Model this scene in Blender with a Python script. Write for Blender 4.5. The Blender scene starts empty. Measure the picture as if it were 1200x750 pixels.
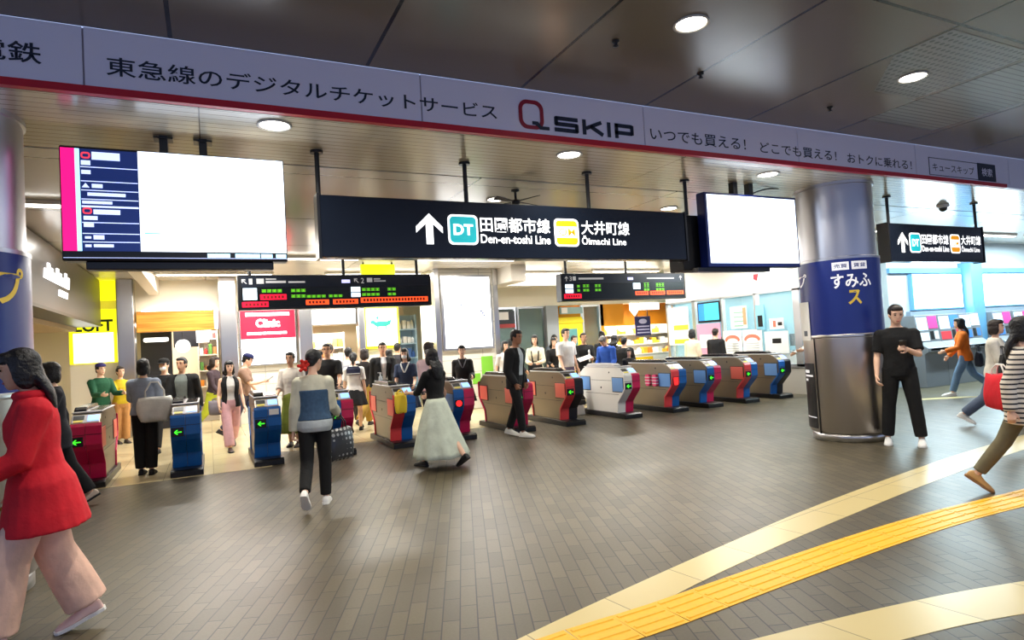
import bpy, bmesh, math, random
from math import sin, cos, pi, radians as R
from mathutils import Vector, Matrix

random.seed(7)
SC = bpy.context.scene
COL = SC.collection
TMP = bpy.data.scenes.new('scratch')

# ------------------------------------------------------------------ camera
cam_data = bpy.data.cameras.new('camera')
cam_data.sensor_width = 36.0
cam_data.lens = 730.0 / 1200.0 * 36.0
cam_data.clip_start = 0.05
cam_data.clip_end = 200
cam = bpy.data.objects.new('camera', cam_data)
COL.objects.link(cam)
cv1 = Vector((1490, -61, 730)); cv2 = Vector((-355, 47, 730))
ay = cv2.normalized(); ax = (cv1 - ay * cv1.dot(ay)).normalized(); az = ax.cross(ay)
if az.y > 0: az = -az
# rows are the place's axes seen from the camera (x right, y down, z forward)
Rm = Matrix((ax, ay, az))
cx = Rm @ Vector((1, 0, 0)); cy = Rm @ Vector((0, -1, 0)); cz = Rm @ Vector((0, 0, -1))
cam.matrix_world = Matrix(((cx.x, cy.x, cz.x, 0), (cx.y, cy.y, cz.y, 0), (cx.z, cy.z, cz.z, 1.55), (0, 0, 0, 1)))
SC.camera = cam

# ------------------------------------------------------------------ view, world, lights
SC.view_settings.view_transform = 'Standard'
SC.view_settings.look = 'None'
SC.view_settings.gamma = 1
SC.view_settings.use_curve_mapping = False
SC.view_settings.exposure = 0.35
SC.cycles.max_bounces = 8
SC.cycles.use_denoising = True
SC.cycles.sample_clamp_indirect = 6.0

W = bpy.data.worlds.new('world'); SC.world = W; W.use_nodes = True
W.node_tree.nodes['Background'].inputs[0].default_value = (0.50, 0.62, 1.0, 1)
W.node_tree.nodes['Background'].inputs[1].default_value = 0.85

def area(name, loc, size, power, color=(1, 1, 1), rot=(0, 0, 0), shape='DISK', sy=None, spread=180):
    l = bpy.data.lights.new(name, 'AREA'); l.energy = power; l.color = color; l.shape = shape; l.size = size
    if sy: l.shape = 'RECTANGLE'; l.size_y = sy
    l.spread = R(spread)
    o = bpy.data.objects.new(name, l); COL.objects.link(o); o.location = loc; o.rotation_euler = rot
    return o
WARM = (1.0, 0.94, 0.83); COOL = (0.78, 0.93, 1.0)
UPPER_DOWNLIGHTS = [(3.34, 3.48), (6.14, 3.54)]
UPPER_UNSEEN = [(0.54, 3.5), (8.95, 3.5), (3.34, 0.7), (6.14, 0.7)]
LOWER_DOWNLIGHTS = [(0.54, 5.22), (3.32, 5.27), (6.15, 5.31), (3.39, 7.18), (0.6, 7.18), (6.2, 7.18), (9.0, 7.18), (8.95, 5.28)]
for i, (x, y) in enumerate(UPPER_DOWNLIGHTS + UPPER_UNSEEN):
    area('downlight_lamp', (x, y, 3.835), 0.16, 28, WARM, spread=140)
for i, (x, y) in enumerate(LOWER_DOWNLIGHTS):
    area('downlight_lamp', (x, y, 3.375), 0.16, 20, WARM, spread=140)
STRIPS = [(1.6, 12.2), (5.0, 12.2), (8.6, 12.2), (0.2, 14.6), (3.6, 14.6), (7.6, 14.6), (10.6, 14.2), (10.6, 10.6), (-0.6, 10.9), (13.2, 7.9), (16.0, 7.9), (18.8, 7.9)]
for x, y in STRIPS:
    area('strip_lamp', (x, y, 3.325), 2.2, 170 if x > 13 else 100, (0.70, 0.93, 1.0) if x > 13 else (1, 0.97, 0.91), sy=0.12)
area('shop_lamp', (-0.6, 17.4, 2.5), 2.2, 100, WARM, sy=0.8)
area('shop_lamp', (2.9, 17.2, 2.2), 1.0, 80, WARM, sy=0.8)
area('shop_lamp', (13.0, 16.9, 2.5), 3.4, 150, WARM, sy=0.8)
area('shop_lamp', (8.6, 17.4, 2.6), 2.4, 55, COOL, sy=0.8)
area('office_lamp', (13.6, 12.0, 2.7), 1.5, 34, COOL, sy=3.6)
area('shop_lamp', (-3.3, 12.0, 2.3), 1.0, 25, WARM, sy=4.5)

# ------------------------------------------------------------------ materials
MATS = {}
def mat(name, col, rough=0.5, metal=0.0, emit=0.0, ecol=None, spec=0.5, noise=0.0, nscale=40.0, bump=0.0):
    if name in MATS: return MATS[name]
    m = bpy.data.materials.new(name); m.use_nodes = True
    nt = m.node_tree; b = nt.nodes['Principled BSDF']
    c = (col[0], col[1], col[2], 1)
    b.inputs['Base Color'].default_value = c
    b.inputs['Roughness'].default_value = rough
    b.inputs['Metallic'].default_value = metal
    b.inputs['Specular IOR Level'].default_value = spec
    if emit:
        e = ecol or col
        b.inputs['Emission Color'].default_value = (e[0], e[1], e[2], 1)
        b.inputs['Emission Strength'].default_value = emit
    if noise or bump:
        tc = nt.nodes.new('ShaderNodeTexCoord'); n = nt.nodes.new('ShaderNodeTexNoise')
        n.inputs['Scale'].default_value = nscale; n.inputs['Detail'].default_value = 4
        nt.links.new(tc.outputs['Object'], n.inputs['Vector'])
        if noise:
            mx = nt.nodes.new('ShaderNodeMixRGB'); mx.blend_type = 'MULTIPLY'; mx.inputs[0].default_value = 1
            mx.inputs[1].default_value = c
            rp = nt.nodes.new('ShaderNodeValToRGB')
            rp.color_ramp.elements[0].position = 0.3; rp.color_ramp.elements[1].position = 0.7
            lo = 1 - noise
            rp.color_ramp.elements[0].color = (lo, lo, lo, 1); rp.color_ramp.elements[1].color = (1, 1, 1, 1)
            nt.links.new(n.outputs['Fac'], rp.inputs[0]); nt.links.new(rp.outputs[0], mx.inputs[2])
            nt.links.new(mx.outputs[0], b.inputs['Base Color'])
        if bump:
            bp = nt.nodes.new('ShaderNodeBump'); bp.inputs['Strength'].default_value = bump; bp.inputs['Distance'].default_value = 0.02
            nt.links.new(n.outputs['Fac'], bp.inputs['Height']); nt.links.new(bp.outputs[0], b.inputs['Normal'])
    MATS[name] = m
    return m
def s2l(r, g, b):
    f = lambda v: ((v / 255.0 + 0.055) / 1.055) ** 2.4 if v > 10 else v / 255.0 / 12.92
    return (f(r), f(g), f(b))
def cm(name, r, g, b, rough=0.6, **k): return mat(name, s2l(r, g, b), rough, **k)
def glow(name, r, g, b, e): return mat(name, s2l(r, g, b), 0.4, emit=e)

def floor_mat():
    m = bpy.data.materials.new('floor_brick_tile'); m.use_nodes = True; nt = m.node_tree; b = nt.nodes['Principled BSDF']
    tc = nt.nodes.new('ShaderNodeTexCoord'); mp = nt.nodes.new('ShaderNodeMapping'); mp.inputs['Rotation'].default_value = (0, 0, R(-68.6))
    br = nt.nodes.new('ShaderNodeTexBrick'); br.offset = 0.37; br.offset_frequency = 2
    br.inputs['Scale'].default_value = 1.0; br.inputs['Brick Width'].default_value = 0.30; br.inputs['Row Height'].default_value = 0.10
    br.inputs['Mortar Size'].default_value = 0.0045; br.inputs['Mortar Smooth'].default_value = 0.3; br.inputs['Bias'].default_value = 0.0
    br.inputs['Color1'].default_value = (*s2l(103, 94, 73), 1); br.inputs['Color2'].default_value = (*s2l(85, 77, 60), 1)
    br.inputs['Mortar'].default_value = (*s2l(36, 32, 28), 1)
    n = nt.nodes.new('ShaderNodeTexNoise'); n.inputs['Scale'].default_value = 60; n.inputs['Detail'].default_value = 5
    mx = nt.nodes.new('ShaderNodeMixRGB'); mx.blend_type = 'MULTIPLY'; mx.inputs[0].default_value = 0.35
    nt.links.new(tc.outputs['Object'], mp.inputs[0]); nt.links.new(mp.outputs[0], br.inputs['Vector'])
    nt.links.new(tc.outputs['Object'], n.inputs['Vector'])
    nt.links.new(br.outputs['Color'], mx.inputs[1]); nt.links.new(n.outputs['Fac'], mx.inputs[2])
    nt.links.new(mx.outputs[0], b.inputs['Base Color'])
    n2 = nt.nodes.new('ShaderNodeTexNoise'); n2.inputs['Scale'].default_value = 1.2
    rr = nt.nodes.new('ShaderNodeMapRange'); rr.inputs['To Min'].default_value = 0.34; rr.inputs['To Max'].default_value = 0.42
    nt.links.new(tc.outputs['Object'], n2.inputs['Vector']); nt.links.new(n2.outputs['Fac'], rr.inputs['Value']); nt.links.new(rr.outputs[0], b.inputs['Roughness'])
    bp = nt.nodes.new('ShaderNodeBump'); bp.inputs['Strength'].default_value = 0.25; bp.inputs['Distance'].default_value = 0.004
    bp.invert = True
    nt.links.new(br.outputs['Fac'], bp.inputs['Height']); nt.links.new(bp.outputs[0], b.inputs['Normal'])
    b.inputs['Specular IOR Level'].default_value = 0.38
    return m

def grid_mat(name, c1, c2, line, w, h, rough=0.4, mortar=0.004, axis='xy', metal=0.0, offset=0.0, rot=0.0, spec=0.5):
    m = bpy.data.materials.new(name); m.use_nodes = True; nt = m.node_tree; b = nt.nodes['Principled BSDF']
    tc = nt.nodes.new('ShaderNodeTexCoord'); br = nt.nodes.new('ShaderNodeTexBrick'); br.offset = offset
    br.inputs['Scale'].default_value = 1; br.inputs['Brick Width'].default_value = w; br.inputs['Row Height'].default_value = h
    br.inputs['Mortar Size'].default_value = mortar; br.inputs['Mortar Smooth'].default_value = 0.1
    for k, c in (('Color1', c1), ('Color2', c2), ('Mortar', line)): br.inputs[k].default_value = (*s2l(*c), 1)
    sep = nt.nodes.new('ShaderNodeSeparateXYZ'); cmb = nt.nodes.new('ShaderNodeCombineXYZ')
    nt.links.new(tc.outputs['Object'], sep.inputs[0])
    for i, a in enumerate(axis): nt.links.new(sep.outputs['xyz'.index(a)], cmb.inputs[i])
    mp = nt.nodes.new('ShaderNodeMapping'); mp.inputs['Rotation'].default_value = (0, 0, R(rot))
    nt.links.new(cmb.outputs[0], mp.inputs[0]); nt.links.new(mp.outputs[0], br.inputs['Vector']); nt.links.new(br.outputs['Color'], b.inputs['Base Color'])
    b.inputs['Roughness'].default_value = rough; b.inputs['Metallic'].default_value = metal; b.inputs['Specular IOR Level'].default_value = spec
    bp = nt.nodes.new('ShaderNodeBump'); bp.inputs['Strength'].default_value = 0.4; bp.inputs['Distance'].default_value = 0.006; bp.invert = True
    nt.links.new(br.outputs['Fac'], bp.inputs['Height']); nt.links.new(bp.outputs[0], b.inputs['Normal'])
    return m

def dots_mat(name, base, dot, pitch, r):
    m = bpy.data.materials.new(name); m.use_nodes = True; nt = m.node_tree; b = nt.nodes['Principled BSDF']
    tc = nt.nodes.new('ShaderNodeTexCoord'); vo = nt.nodes.new('ShaderNodeTexVoronoi'); vo.inputs['Scale'].default_value = 1 / pitch; vo.inputs['Randomness'].default_value = 0
    lt = nt.nodes.new('ShaderNodeMath'); lt.operation = 'LESS_THAN'; lt.inputs[1].default_value = r / pitch
    mx = nt.nodes.new('ShaderNodeMixRGB'); mx.inputs[1].default_value = (*s2l(*base), 1); mx.inputs[2].default_value = (*s2l(*dot), 1)
    nt.links.new(tc.outputs['Object'], vo.inputs['Vector']); nt.links.new(vo.outputs['Distance'], lt.inputs[0]); nt.links.new(lt.outputs[0], mx.inputs[0])
    nt.links.new(mx.outputs[0], b.inputs['Base Color']); b.inputs['Roughness'].default_value = 0.32
    return m

def stripe_mat(name, a, b_, pitch, frac, axis=2, rough=0.8):
    m = bpy.data.materials.new(name); m.use_nodes = True; nt = m.node_tree; b = nt.nodes['Principled BSDF']
    tc = nt.nodes.new('ShaderNodeTexCoord'); sp = nt.nodes.new('ShaderNodeSeparateXYZ')
    m1 = nt.nodes.new('ShaderNodeMath'); m1.operation = 'DIVIDE'; m1.inputs[1].default_value = pitch
    m2 = nt.nodes.new('ShaderNodeMath'); m2.operation = 'FRACT'
    m3 = nt.nodes.new('ShaderNodeMath'); m3.operation = 'LESS_THAN'; m3.inputs[1].default_value = frac
    mx = nt.nodes.new('ShaderNodeMixRGB'); mx.inputs[1].default_value = (*s2l(*a), 1); mx.inputs[2].default_value = (*s2l(*b_), 1)
    nt.links.new(tc.outputs['Object'], sp.inputs[0]); nt.links.new(sp.outputs[axis], m1.inputs[0]); nt.links.new(m1.outputs[0], m2.inputs[0])
    nt.links.new(m2.outputs[0], m3.inputs[0]); nt.links.new(m3.outputs[0], mx.inputs[0]); nt.links.new(mx.outputs[0], b.inputs['Base Color'])
    b.inputs['Roughness'].default_value = rough
    return m

def wood_mat(name, a, b_):
    m = bpy.data.materials.new(name); m.use_nodes = True; nt = m.node_tree; b = nt.nodes['Principled BSDF']
    tc = nt.nodes.new('ShaderNodeTexCoord'); mp = nt.nodes.new('ShaderNodeMapping'); mp.inputs['Scale'].default_value = (0.6, 8, 14)
    n = nt.nodes.new('ShaderNodeTexNoise'); n.inputs['Scale'].default_value = 2.0; n.inputs['Detail'].default_value = 6
    rp = nt.nodes.new('ShaderNodeValToRGB'); rp.color_ramp.elements[0].color = (*s2l(*a), 1); rp.color_ramp.elements[1].color = (*s2l(*b_), 1)
    rp.color_ramp.elements[0].position = 0.35; rp.color_ramp.elements[1].position = 0.65
    nt.links.new(tc.outputs['Object'], mp.inputs[0]); nt.links.new(mp.outputs[0], n.inputs['Vector']); nt.links.new(n.outputs['Fac'], rp.inputs[0]); nt.links.new(rp.outputs[0], b.inputs['Base Color'])
    b.inputs['Roughness'].default_value = 0.35
    return m

def glass_mat(name, tint, alpha):
    m = bpy.data.materials.new(name); m.use_nodes = True; nt = m.node_tree; b = nt.nodes['Principled BSDF']
    b.inputs['Base Color'].default_value = (*tint, 1); b.inputs['Roughness'].default_value = 0.05; b.inputs['Alpha'].default_value = alpha
    return m

steel = mat('brushed_steel', (0.56, 0.55, 0.54), 0.28, 1.0, bump=0.05, nscale=6)
dark_steel = mat('dark_steel', (0.30, 0.29, 0.28), 0.3, 1.0)
black = cm('black_plastic', 16, 17, 20, 0.35)
black_matte = cm('black_matte', 12, 12, 14, 0.6)
white_paint = cm('white_paint', 232, 230, 224, 0.5)
navy_sign = cm('sign_face_dark', 14, 20, 30, 0.18)
white_glow = glow('white_glow', 255, 255, 255, 1.6)
text_white = glow('sign_white_glow', 255, 255, 255, 1.3)

# ------------------------------------------------------------------ mesh helpers
def link(o, parent=None):
    COL.objects.link(o)
    if parent is not None: o.parent = parent
    return o

class MB:
    def __init__(s): s.v = []; s.f = []; s.m = []
    def add(s, vs, fs, m=0):
        k = len(s.v); s.v += [tuple(v) for v in vs]; s.f += [tuple(i + k for i in f) for f in fs]; s.m += [m] * len(fs); return s
    def box(s, x0, x1, y0, y1, z0, z1, m=0):
        vs = [(x, y, z) for z in (z0, z1) for y in (y0, y1) for x in (x0, x1)]
        return s.add(vs, [(0, 2, 3, 1), (4, 5, 7, 6), (0, 1, 5, 4), (2, 6, 7, 3), (0, 4, 6, 2), (1, 3, 7, 5)], m)
    def prism(s, poly, axis, a, b, m=0):
        def P(p, t):
            if axis == 'x': return (t, p[0], p[1])
            if axis == 'y': return (p[0], t, p[1])
            return (p[0], p[1], t)
        n = len(poly); vs = [P(p, a) for p in poly] + [P(p, b) for p in poly]
        fs = [tuple(range(n)), tuple(range(2 * n - 1, n - 1, -1))] + [(i, (i + 1) % n, n + (i + 1) % n, n + i) for i in range(n)]
        return s.add(vs, fs, m)
    def loft(s, rings, m=0, caps=True, closed=True):
        n = len(rings[0]); vs = [p for r in rings for p in r]; fs = []
        for j in range(len(rings) - 1):
            for i in range(n if closed else n - 1):
                a = j * n + i; b = j * n + (i + 1) % n; fs.append((a, b, b + n, a + n))
        if caps: fs.append(tuple(range(n - 1, -1, -1))); fs.append(tuple(range((len(rings) - 1) * n, len(rings) * n)))
        return s.add(vs, fs, m)
    def tube(s, pts, rad, n=10, m=0, caps=True, flat=1.0, rnd=False):
        pts = [Vector(p) for p in pts]
        rad = list(rad) if isinstance(rad, (list, tuple)) else [rad] * len(pts)
        if rnd:
            d0 = (pts[0] - pts[1]).normalized(); d1 = (pts[-1] - pts[-2]).normalized()
            a, b = pts[0], pts[-1]; ra, rb = rad[0], rad[-1]
            pts = [a + d0 * ra * .92, a + d0 * ra * .6] + pts + [b + d1 * rb * .6, b + d1 * rb * .92]
            rad = [ra * .4, ra * .8] + rad + [rb * .8, rb * .4]
        rings = []; prev = None
        for i, p in enumerate(pts):
            d = (pts[min(i + 1, len(pts) - 1)] - pts[max(i - 1, 0)]).normalized()
            if prev is None:
                u = Vector((1, 0, 0)) if abs(d.x) < 0.8 else Vector((0, 1, 0)); u = (u - d * u.dot(d)).normalized()
            else:
                u = (prev - d * prev.dot(d)).normalized()
            prev = u; w = d.cross(u)
            rings.append([p + (u * cos(a) + w * sin(a) * flat) * rad[i] for a in [2 * pi * k / n for k in range(n)]])
        return s.loft(rings, m, caps)
    def cyl(s, x, y, z0, z1, r, n=24, m=0, r2=None):
        r2 = r if r2 is None else r2
        return s.loft([[(x + r * cos(a), y + r * sin(a), z0) for a in [2 * pi * k / n for k in range(n)]], [(x + r2 * cos(a), y + r2 * sin(a), z1) for a in [2 * pi * k / n for k in range(n)]]], m)
    def lathe(s, prof, x=0, y=0, n=48, m=0, caps=True):
        return s.loft([[(x + r * cos(a), y + r * sin(a), z) for a in [2 * pi * k / n for k in range(n)]] for r, z in prof], m, caps)
    def ell(s, c, r, M=None, nu=16, nv=10, m=0):
        c = Vector(c); rings = []
        for j in range(1, nv):
            t = -pi / 2 + pi * j / nv
            rings.append([Vector((r[0] * cos(t) * cos(a), r[1] * cos(t) * sin(a), r[2] * sin(t))) for a in [2 * pi * k / nu for k in range(nu)]])
        rings = [[Vector((0, 0, -r[2] * .995))] * nu] + rings + [[Vector((0, 0, r[2] * .995))] * nu] if False else rings
        if M is not None: rings = [[M @ (c + p) for p in rg] for rg in rings]
        else: rings = [[c + p for p in rg] for rg in rings]
        return s.loft(rings, m)
    def mesh(s, name, mats):
        me = bpy.data.meshes.new(name); me.from_pydata(s.v, [], s.f)
        for mt in (mats if isinstance(mats, (list, tuple)) else [mats]): me.materials.append(mt)
        if any(s.m): me.polygons.foreach_set('material_index', s.m)
        bm = bmesh.new(); bm.from_mesh(me); bmesh.ops.recalc_face_normals(bm, faces=bm.faces); bm.to_mesh(me); bm.free()
        return me
    def build(s, name, mats, parent=None, bevel=0, smooth=False, world=False, seg=2):
        if world and parent is not None:
            L = parent.location; s.v = [(v[0] - L.x, v[1] - L.y, v[2] - L.z) for v in s.v]
        me = s.mesh(name, mats)
        o = bpy.data.objects.new(name, me); link(o, parent)
        if bevel:
            b = o.modifiers.new('bevel', 'BEVEL'); b.width = bevel; b.segments = seg; b.limit_method = 'ANGLE'; b.angle_limit = R(40)
        if smooth:
            me.polygons.foreach_set('use_smooth', [True] * len(me.polygons))
        return o

def auto_smooth(o, deg=35):
    me = o.data; bm = bmesh.new(); bm.from_mesh(me)
    for f in bm.faces: f.smooth = True
    for e in bm.edges:
        e.smooth = len(e.link_faces) == 2 and e.calc_face_angle(0) < R(deg)
    bm.to_mesh(me); bm.free(); return o

def remeshed(mb, name, mt, parent, voxel, smooth=4, fac=0.5):
    me = mb.mesh('tmp', mt); o = bpy.data.objects.new('tmp', me); TMP.collection.objects.link(o)
    r = o.modifiers.new('r', 'REMESH'); r.mode = 'VOXEL'; r.voxel_size = voxel
    if smooth:
        sm = o.modifiers.new('s', 'SMOOTH'); sm.factor = fac; sm.iterations = smooth
    TMP.view_layers[0].update(); dg = TMP.view_layers[0].depsgraph
    out = bpy.data.meshes.new_from_object(o.evaluated_get(dg))
    bpy.data.objects.remove(o); bpy.data.meshes.remove(me)
    out.name = name
    if not out.materials: out.materials.append(mt)
    out.polygons.foreach_set('use_smooth', [True] * len(out.polygons))
    out.polygons.foreach_set('material_index', [0] * len(out.polygons))
    return link(bpy.data.objects.new(name, out), parent)

def thing(name, label, cat, loc=(0, 0, 0), rz=0.0, group=None):
    o = bpy.data.objects.new(name, None); COL.objects.link(o); o.location = loc; o.rotation_euler = (0, 0, rz)
    o.empty_display_size = 0.1
    o['label'] = label; o['category'] = cat
    if group: o['group'] = group
    return o
def tag(o, label, cat, group=None):
    o['label'] = label; o['category'] = cat
    if group: o['group'] = group
    return o
def struct(o, label=None):
    o['kind'] = 'structure'
    if label: o['label'] = label
    return o

def text_uv(body, bold=0.0):
    c = bpy.data.curves.new('t', 'FONT'); c.body = body; c.offset = bold; c.resolution_u = 3
    o = bpy.data.objects.new('t', c); TMP.collection.objects.link(o)
    TMP.view_layers[0].update(); dg = TMP.view_layers[0].depsgraph
    me = bpy.data.meshes.new_from_object(o.evaluated_get(dg))
    bpy.data.objects.remove(o); bpy.data.curves.remove(c)
    return me
def lettering(body, fmap, mt, parent, bold=0.0, name='lettering', world=True):
    """stretch the text over a unit square and lay it on a surface with fmap(u, v)"""
    me = text_uv(body, bold)
    xs = [v.co.x for v in me.vertices]; ys = [v.co.y for v in me.vertices]
    x0, x1, y0, y1 = min(xs), max(xs), min(ys), max(ys)
    L = parent.location if (world and parent is not None) else Vector((0, 0, 0))
    for v in me.vertices: v.co = Vector(fmap((v.co.x - x0) / (x1 - x0), (v.co.y - y0) / (y1 - y0))) - L
    me.materials.clear(); me.materials.append(mt); me.name = name
    return link(bpy.data.objects.new(name, me), parent)
def on_y(x0, x1, z0, z1, y): return lambda u, v: (x0 + (x1 - x0) * u, y, z0 + (z1 - z0) * v)
def on_x_neg(y0, y1, z0, z1, x): return lambda u, v: (x, y0 + (y1 - y0) * u, z0 + (z1 - z0) * v)

def rrect(x0, x1, z0, z1, r, n=5):
    out = []
    for cx_, cz_, a0 in ((x1 - r, z1 - r, 0), (x0 + r, z1 - r, 90), (x0 + r, z0 + r, 180), (x1 - r, z0 + r, 270)):
        for k in range(n + 1):
            a = R(a0 + 90 * k / n); out.append((cx_ + r * cos(a), cz_ + r * sin(a)))
    return out

# ================================================================== THE SETTING
FLOOR = floor_mat()
m_ = MB().box(-9, 27, -6, 21, -0.2, 0.0).build('floor', FLOOR); struct(m_)
inner_tile = grid_mat('inner_floor_tile', (206, 190, 150), (196, 180, 140), (150, 138, 108), 0.6, 0.6, 0.22, 0.004)
m_ = MB().prism([(-8, 9.5), (0.75, 9.5), (0.75, 10.75), (5.6, 10.75), (5.6, 11.4), (12, 11.4), (12, 16.0), (14.0, 16.0), (14.0, 20.5), (-8, 20.5)], 'z', -0.01, 0.003).build('floor_inner', inner_tile); struct(m_)

cream = grid_mat('cream_granite', (210, 191, 134), (202, 183, 127), (140, 124, 84), 0.62, 3.0, 0.28, 0.004, rot=-8)
def band(name, up, lo, z, m):
    return struct(MB().prism(up + lo[::-1], 'z', -0.01, z).build(name, m))
def smooth_line(pts, n=40):
    out = []
    P = [pts[0]] + pts + [pts[-1]]
    for i in range(1, len(P) - 2):
        for k in range(n // (len(P) - 3)):
            t = k / (n // (len(P) - 3)); a, b, c, d = [Vector((*q, 0)) for q in P[i - 1:i + 3]]
            q = 0.5 * ((2 * b) + (c - a) * t + (2 * a - 5 * b + 4 * c - d) * t * t + (3 * b - a - 3 * c + d) * t ** 3); out.append((q.x, q.y))
    return out + [pts[-1]]
c1u = smooth_line([(-0.5, 2.28), (0.5, 2.72), (1.38, 3.0), (2.36, 3.25), (3.41, 3.49), (4.69, 3.76), (7.0, 4.12), (9.06, 4.33), (13, 4.6), (20, 4.8)])
c1l = smooth_line([(-0.4, 1.9), (0.6, 2.34), (1.5, 2.69), (2.41, 2.98), (3.36, 3.19), (4.54, 3.40), (6.23, 3.66), (8.19, 3.88), (13, 4.2), (20, 4.4)])
band('floor_band', c1u, c1l, 0.002, cream)
c2u = smooth_line([(0.2, 2.62), (1.4, 2.48), (2.37, 2.36), (3.33, 2.22), (4.17, 2.03), (6.0, 1.5)])
c2l = smooth_line([(0.2, 2.30), (1.4, 2.17), (2.2, 2.08), (2.94, 1.98), (3.78, 1.80), (5.6, 1.22)])
band('floor_band', c2u, c2l, 0.002, cream)
band('floor_band', [(12.2, 7.55), (13.28, 6.92), (17, 4.9)], [(12.1, 7.35), (13.2, 6.72), (16.9, 4.7)], 0.002, cream)

# tactile paving: 0.3 m tiles with raised bars, one continuous strip along the walkway
yellow = cm('tactile_yellow', 250, 186, 14, 0.45, noise=0.10, nscale=30)
yellow_line = cm('tactile_joint', 150, 100, 10, 0.7)
mb = MB(); mj = MB()
tc_ = smooth_line([(-0.4, 2.42), (0.6, 2.69), (1.5, 2.80), (2.2, 2.82), (3.1, 2.88), (4.2, 2.94), (5.2, 2.95), (6.2, 2.90), (8, 2.84), (11, 2.8)], 99)
acc = [0]
for a, b in zip(tc_, tc_[1:]): acc.append(acc[-1] + math.dist(a, b))
def along(s):
    for i in range(len(acc) - 1):
        if acc[i] <= s <= acc[i + 1]:
            t = (s - acc[i]) / (acc[i + 1] - acc[i]); p = Vector(tc_[i]).lerp(Vector(tc_[i + 1]), t); d = (Vector(tc_[i + 1]) - Vector(tc_[i])).normalized(); return p, d
s = 0.0
while s + 0.3 < acc[-1]:
    p, d = along(s + 0.15); n = Vector((-d.y, d.x))
    def q(u, v): r = p + d * u + n * v; return (r.x, r.y)
    mb.prism([q(-.1485, -.148), (q(.1485, -.148)), q(.1485, .148), q(-.1485, .148)], 'z', -0.01, 0.003)
    for k in range(4):
        v = -0.1125 + 0.075 * k
        lo = [q(-.135, v - .016), q(.135, v - .016), q(.135, v + .016), q(-.135, v + .016)]
        hi = [q(-.128, v - .009), q(.128, v - .009), q(.128, v + .009), q(-.128, v + .009)]
        mb.loft([[(*c, .0025) for c in lo], [(*c, .008) for c in hi]])
    mj.prism([q(-.15, -.15), q(.15, -.15), q(.15, .15), q(-.15, .15)], 'z', -0.01, 0.0022)
    s += 0.3
t_ = thing('tactile_paving', 'yellow raised tactile guide strip crossing the brick floor at lower right', 'tactile paving')
mb.build('paving_tile', yellow, t_); mj.build('joint_bed', yellow_line, t_)

# ---- upper ceiling (z 3.86) in panels, lower ceiling (z 3.40) in boards
ceil_up = grid_mat('ceiling_panel', (118, 110, 100), (114, 106, 98), (10, 9, 8), 1.405, 2.2, 0.26, 0.015)
def shift_mat(m, dx, dy):
    for n in m.node_tree.nodes:
        if n.type == 'MAPPING': n.inputs['Location'].default_value = (dx, dy, 0)
shift_mat(ceil_up, 0.165, -0.55)
struct(MB().box(-9, 27, -6, 4.95, 3.86, 4.1).build('ceiling', ceil_up))
perf = dots_mat('ceiling_perforated', (124, 122, 118), (26, 28, 30), 0.07, 0.022)
slat = stripe_mat('ceiling_slats', (130, 134, 134), (52, 56, 58), 0.07, 0.22, axis=1, rough=0.32)
struct(MB().prism([(5.48, 2.82), (6.76, 2.82), (6.76, 3.9), (6.1, 3.9), (5.48, 3.3)], 'z', 3.8575, 3.862).build('ceiling_speaker_grille', perf))
struct(MB().box(6.84, 8.12, 2.82, 4.5, 3.8575, 3.862).build('ceiling_slat_panel', slat))
ceil_lo = grid_mat('ceiling_board', (196, 188, 168), (190, 182, 162), (110, 100, 84), 4.6, 0.095, 0.20, 0.005, metal=0.0, spec=0.7)
ceil_in = grid_mat('ceiling_inner', (222, 216, 204), (216, 210, 198), (80, 74, 66), 2.8, 2.2, 0.18, 0.012, spec=0.7)
struct(MB().box(-9, 27, 5.01, 6.28, 3.40, 3.6).build('ceiling_lower', ceil_lo))
struct(MB().box(-9, 27, 6.28, 6.31, 3.41, 3.6).build('trim_1', black_matte))
struct(MB().box(-9, 27, 6.31, 21, 3.40, 3.6).build('ceiling_inner', ceil_in))
# shallow dropped beams inside the gates
beam = cm('beam_white', 226, 220, 208, 0.4)
struct(MB().box(-1.15, -0.95, 10.5, 16, 3.08, 3.4).build('beam', beam))
struct(MB().box(6.5, 6.9, 13.2, 16, 3.0, 3.4).build('beam', beam))
struct(MB().box(6.9, 12.0, 14.6, 14.9, 3.02, 3.4).build('beam', beam))

# ---- walls
wall_cream = cm('wall_cream', 236, 228, 206, 0.5)
wall_tile = grid_mat('wall_tile_white', (232, 228, 216), (228, 224, 212), (176, 170, 158), 1.2, 0.3, 0.35, 0.006, axis='xz')
tan = cm('wall_tan', 176, 152, 116, 0.6)
struct(MB().box(-2.35, -2.15, 6.4, 9.4, 0, 3.4).build('wall_left', tan))
struct(MB().box(-8.5, -4.6, 6.4, 20, 0, 3.4).build('wall_left_far', tan))
struct(MB().box(-9, 27, 20.2, 20.5, 0, 3.4).build('wall_back', wall_cream))
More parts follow.
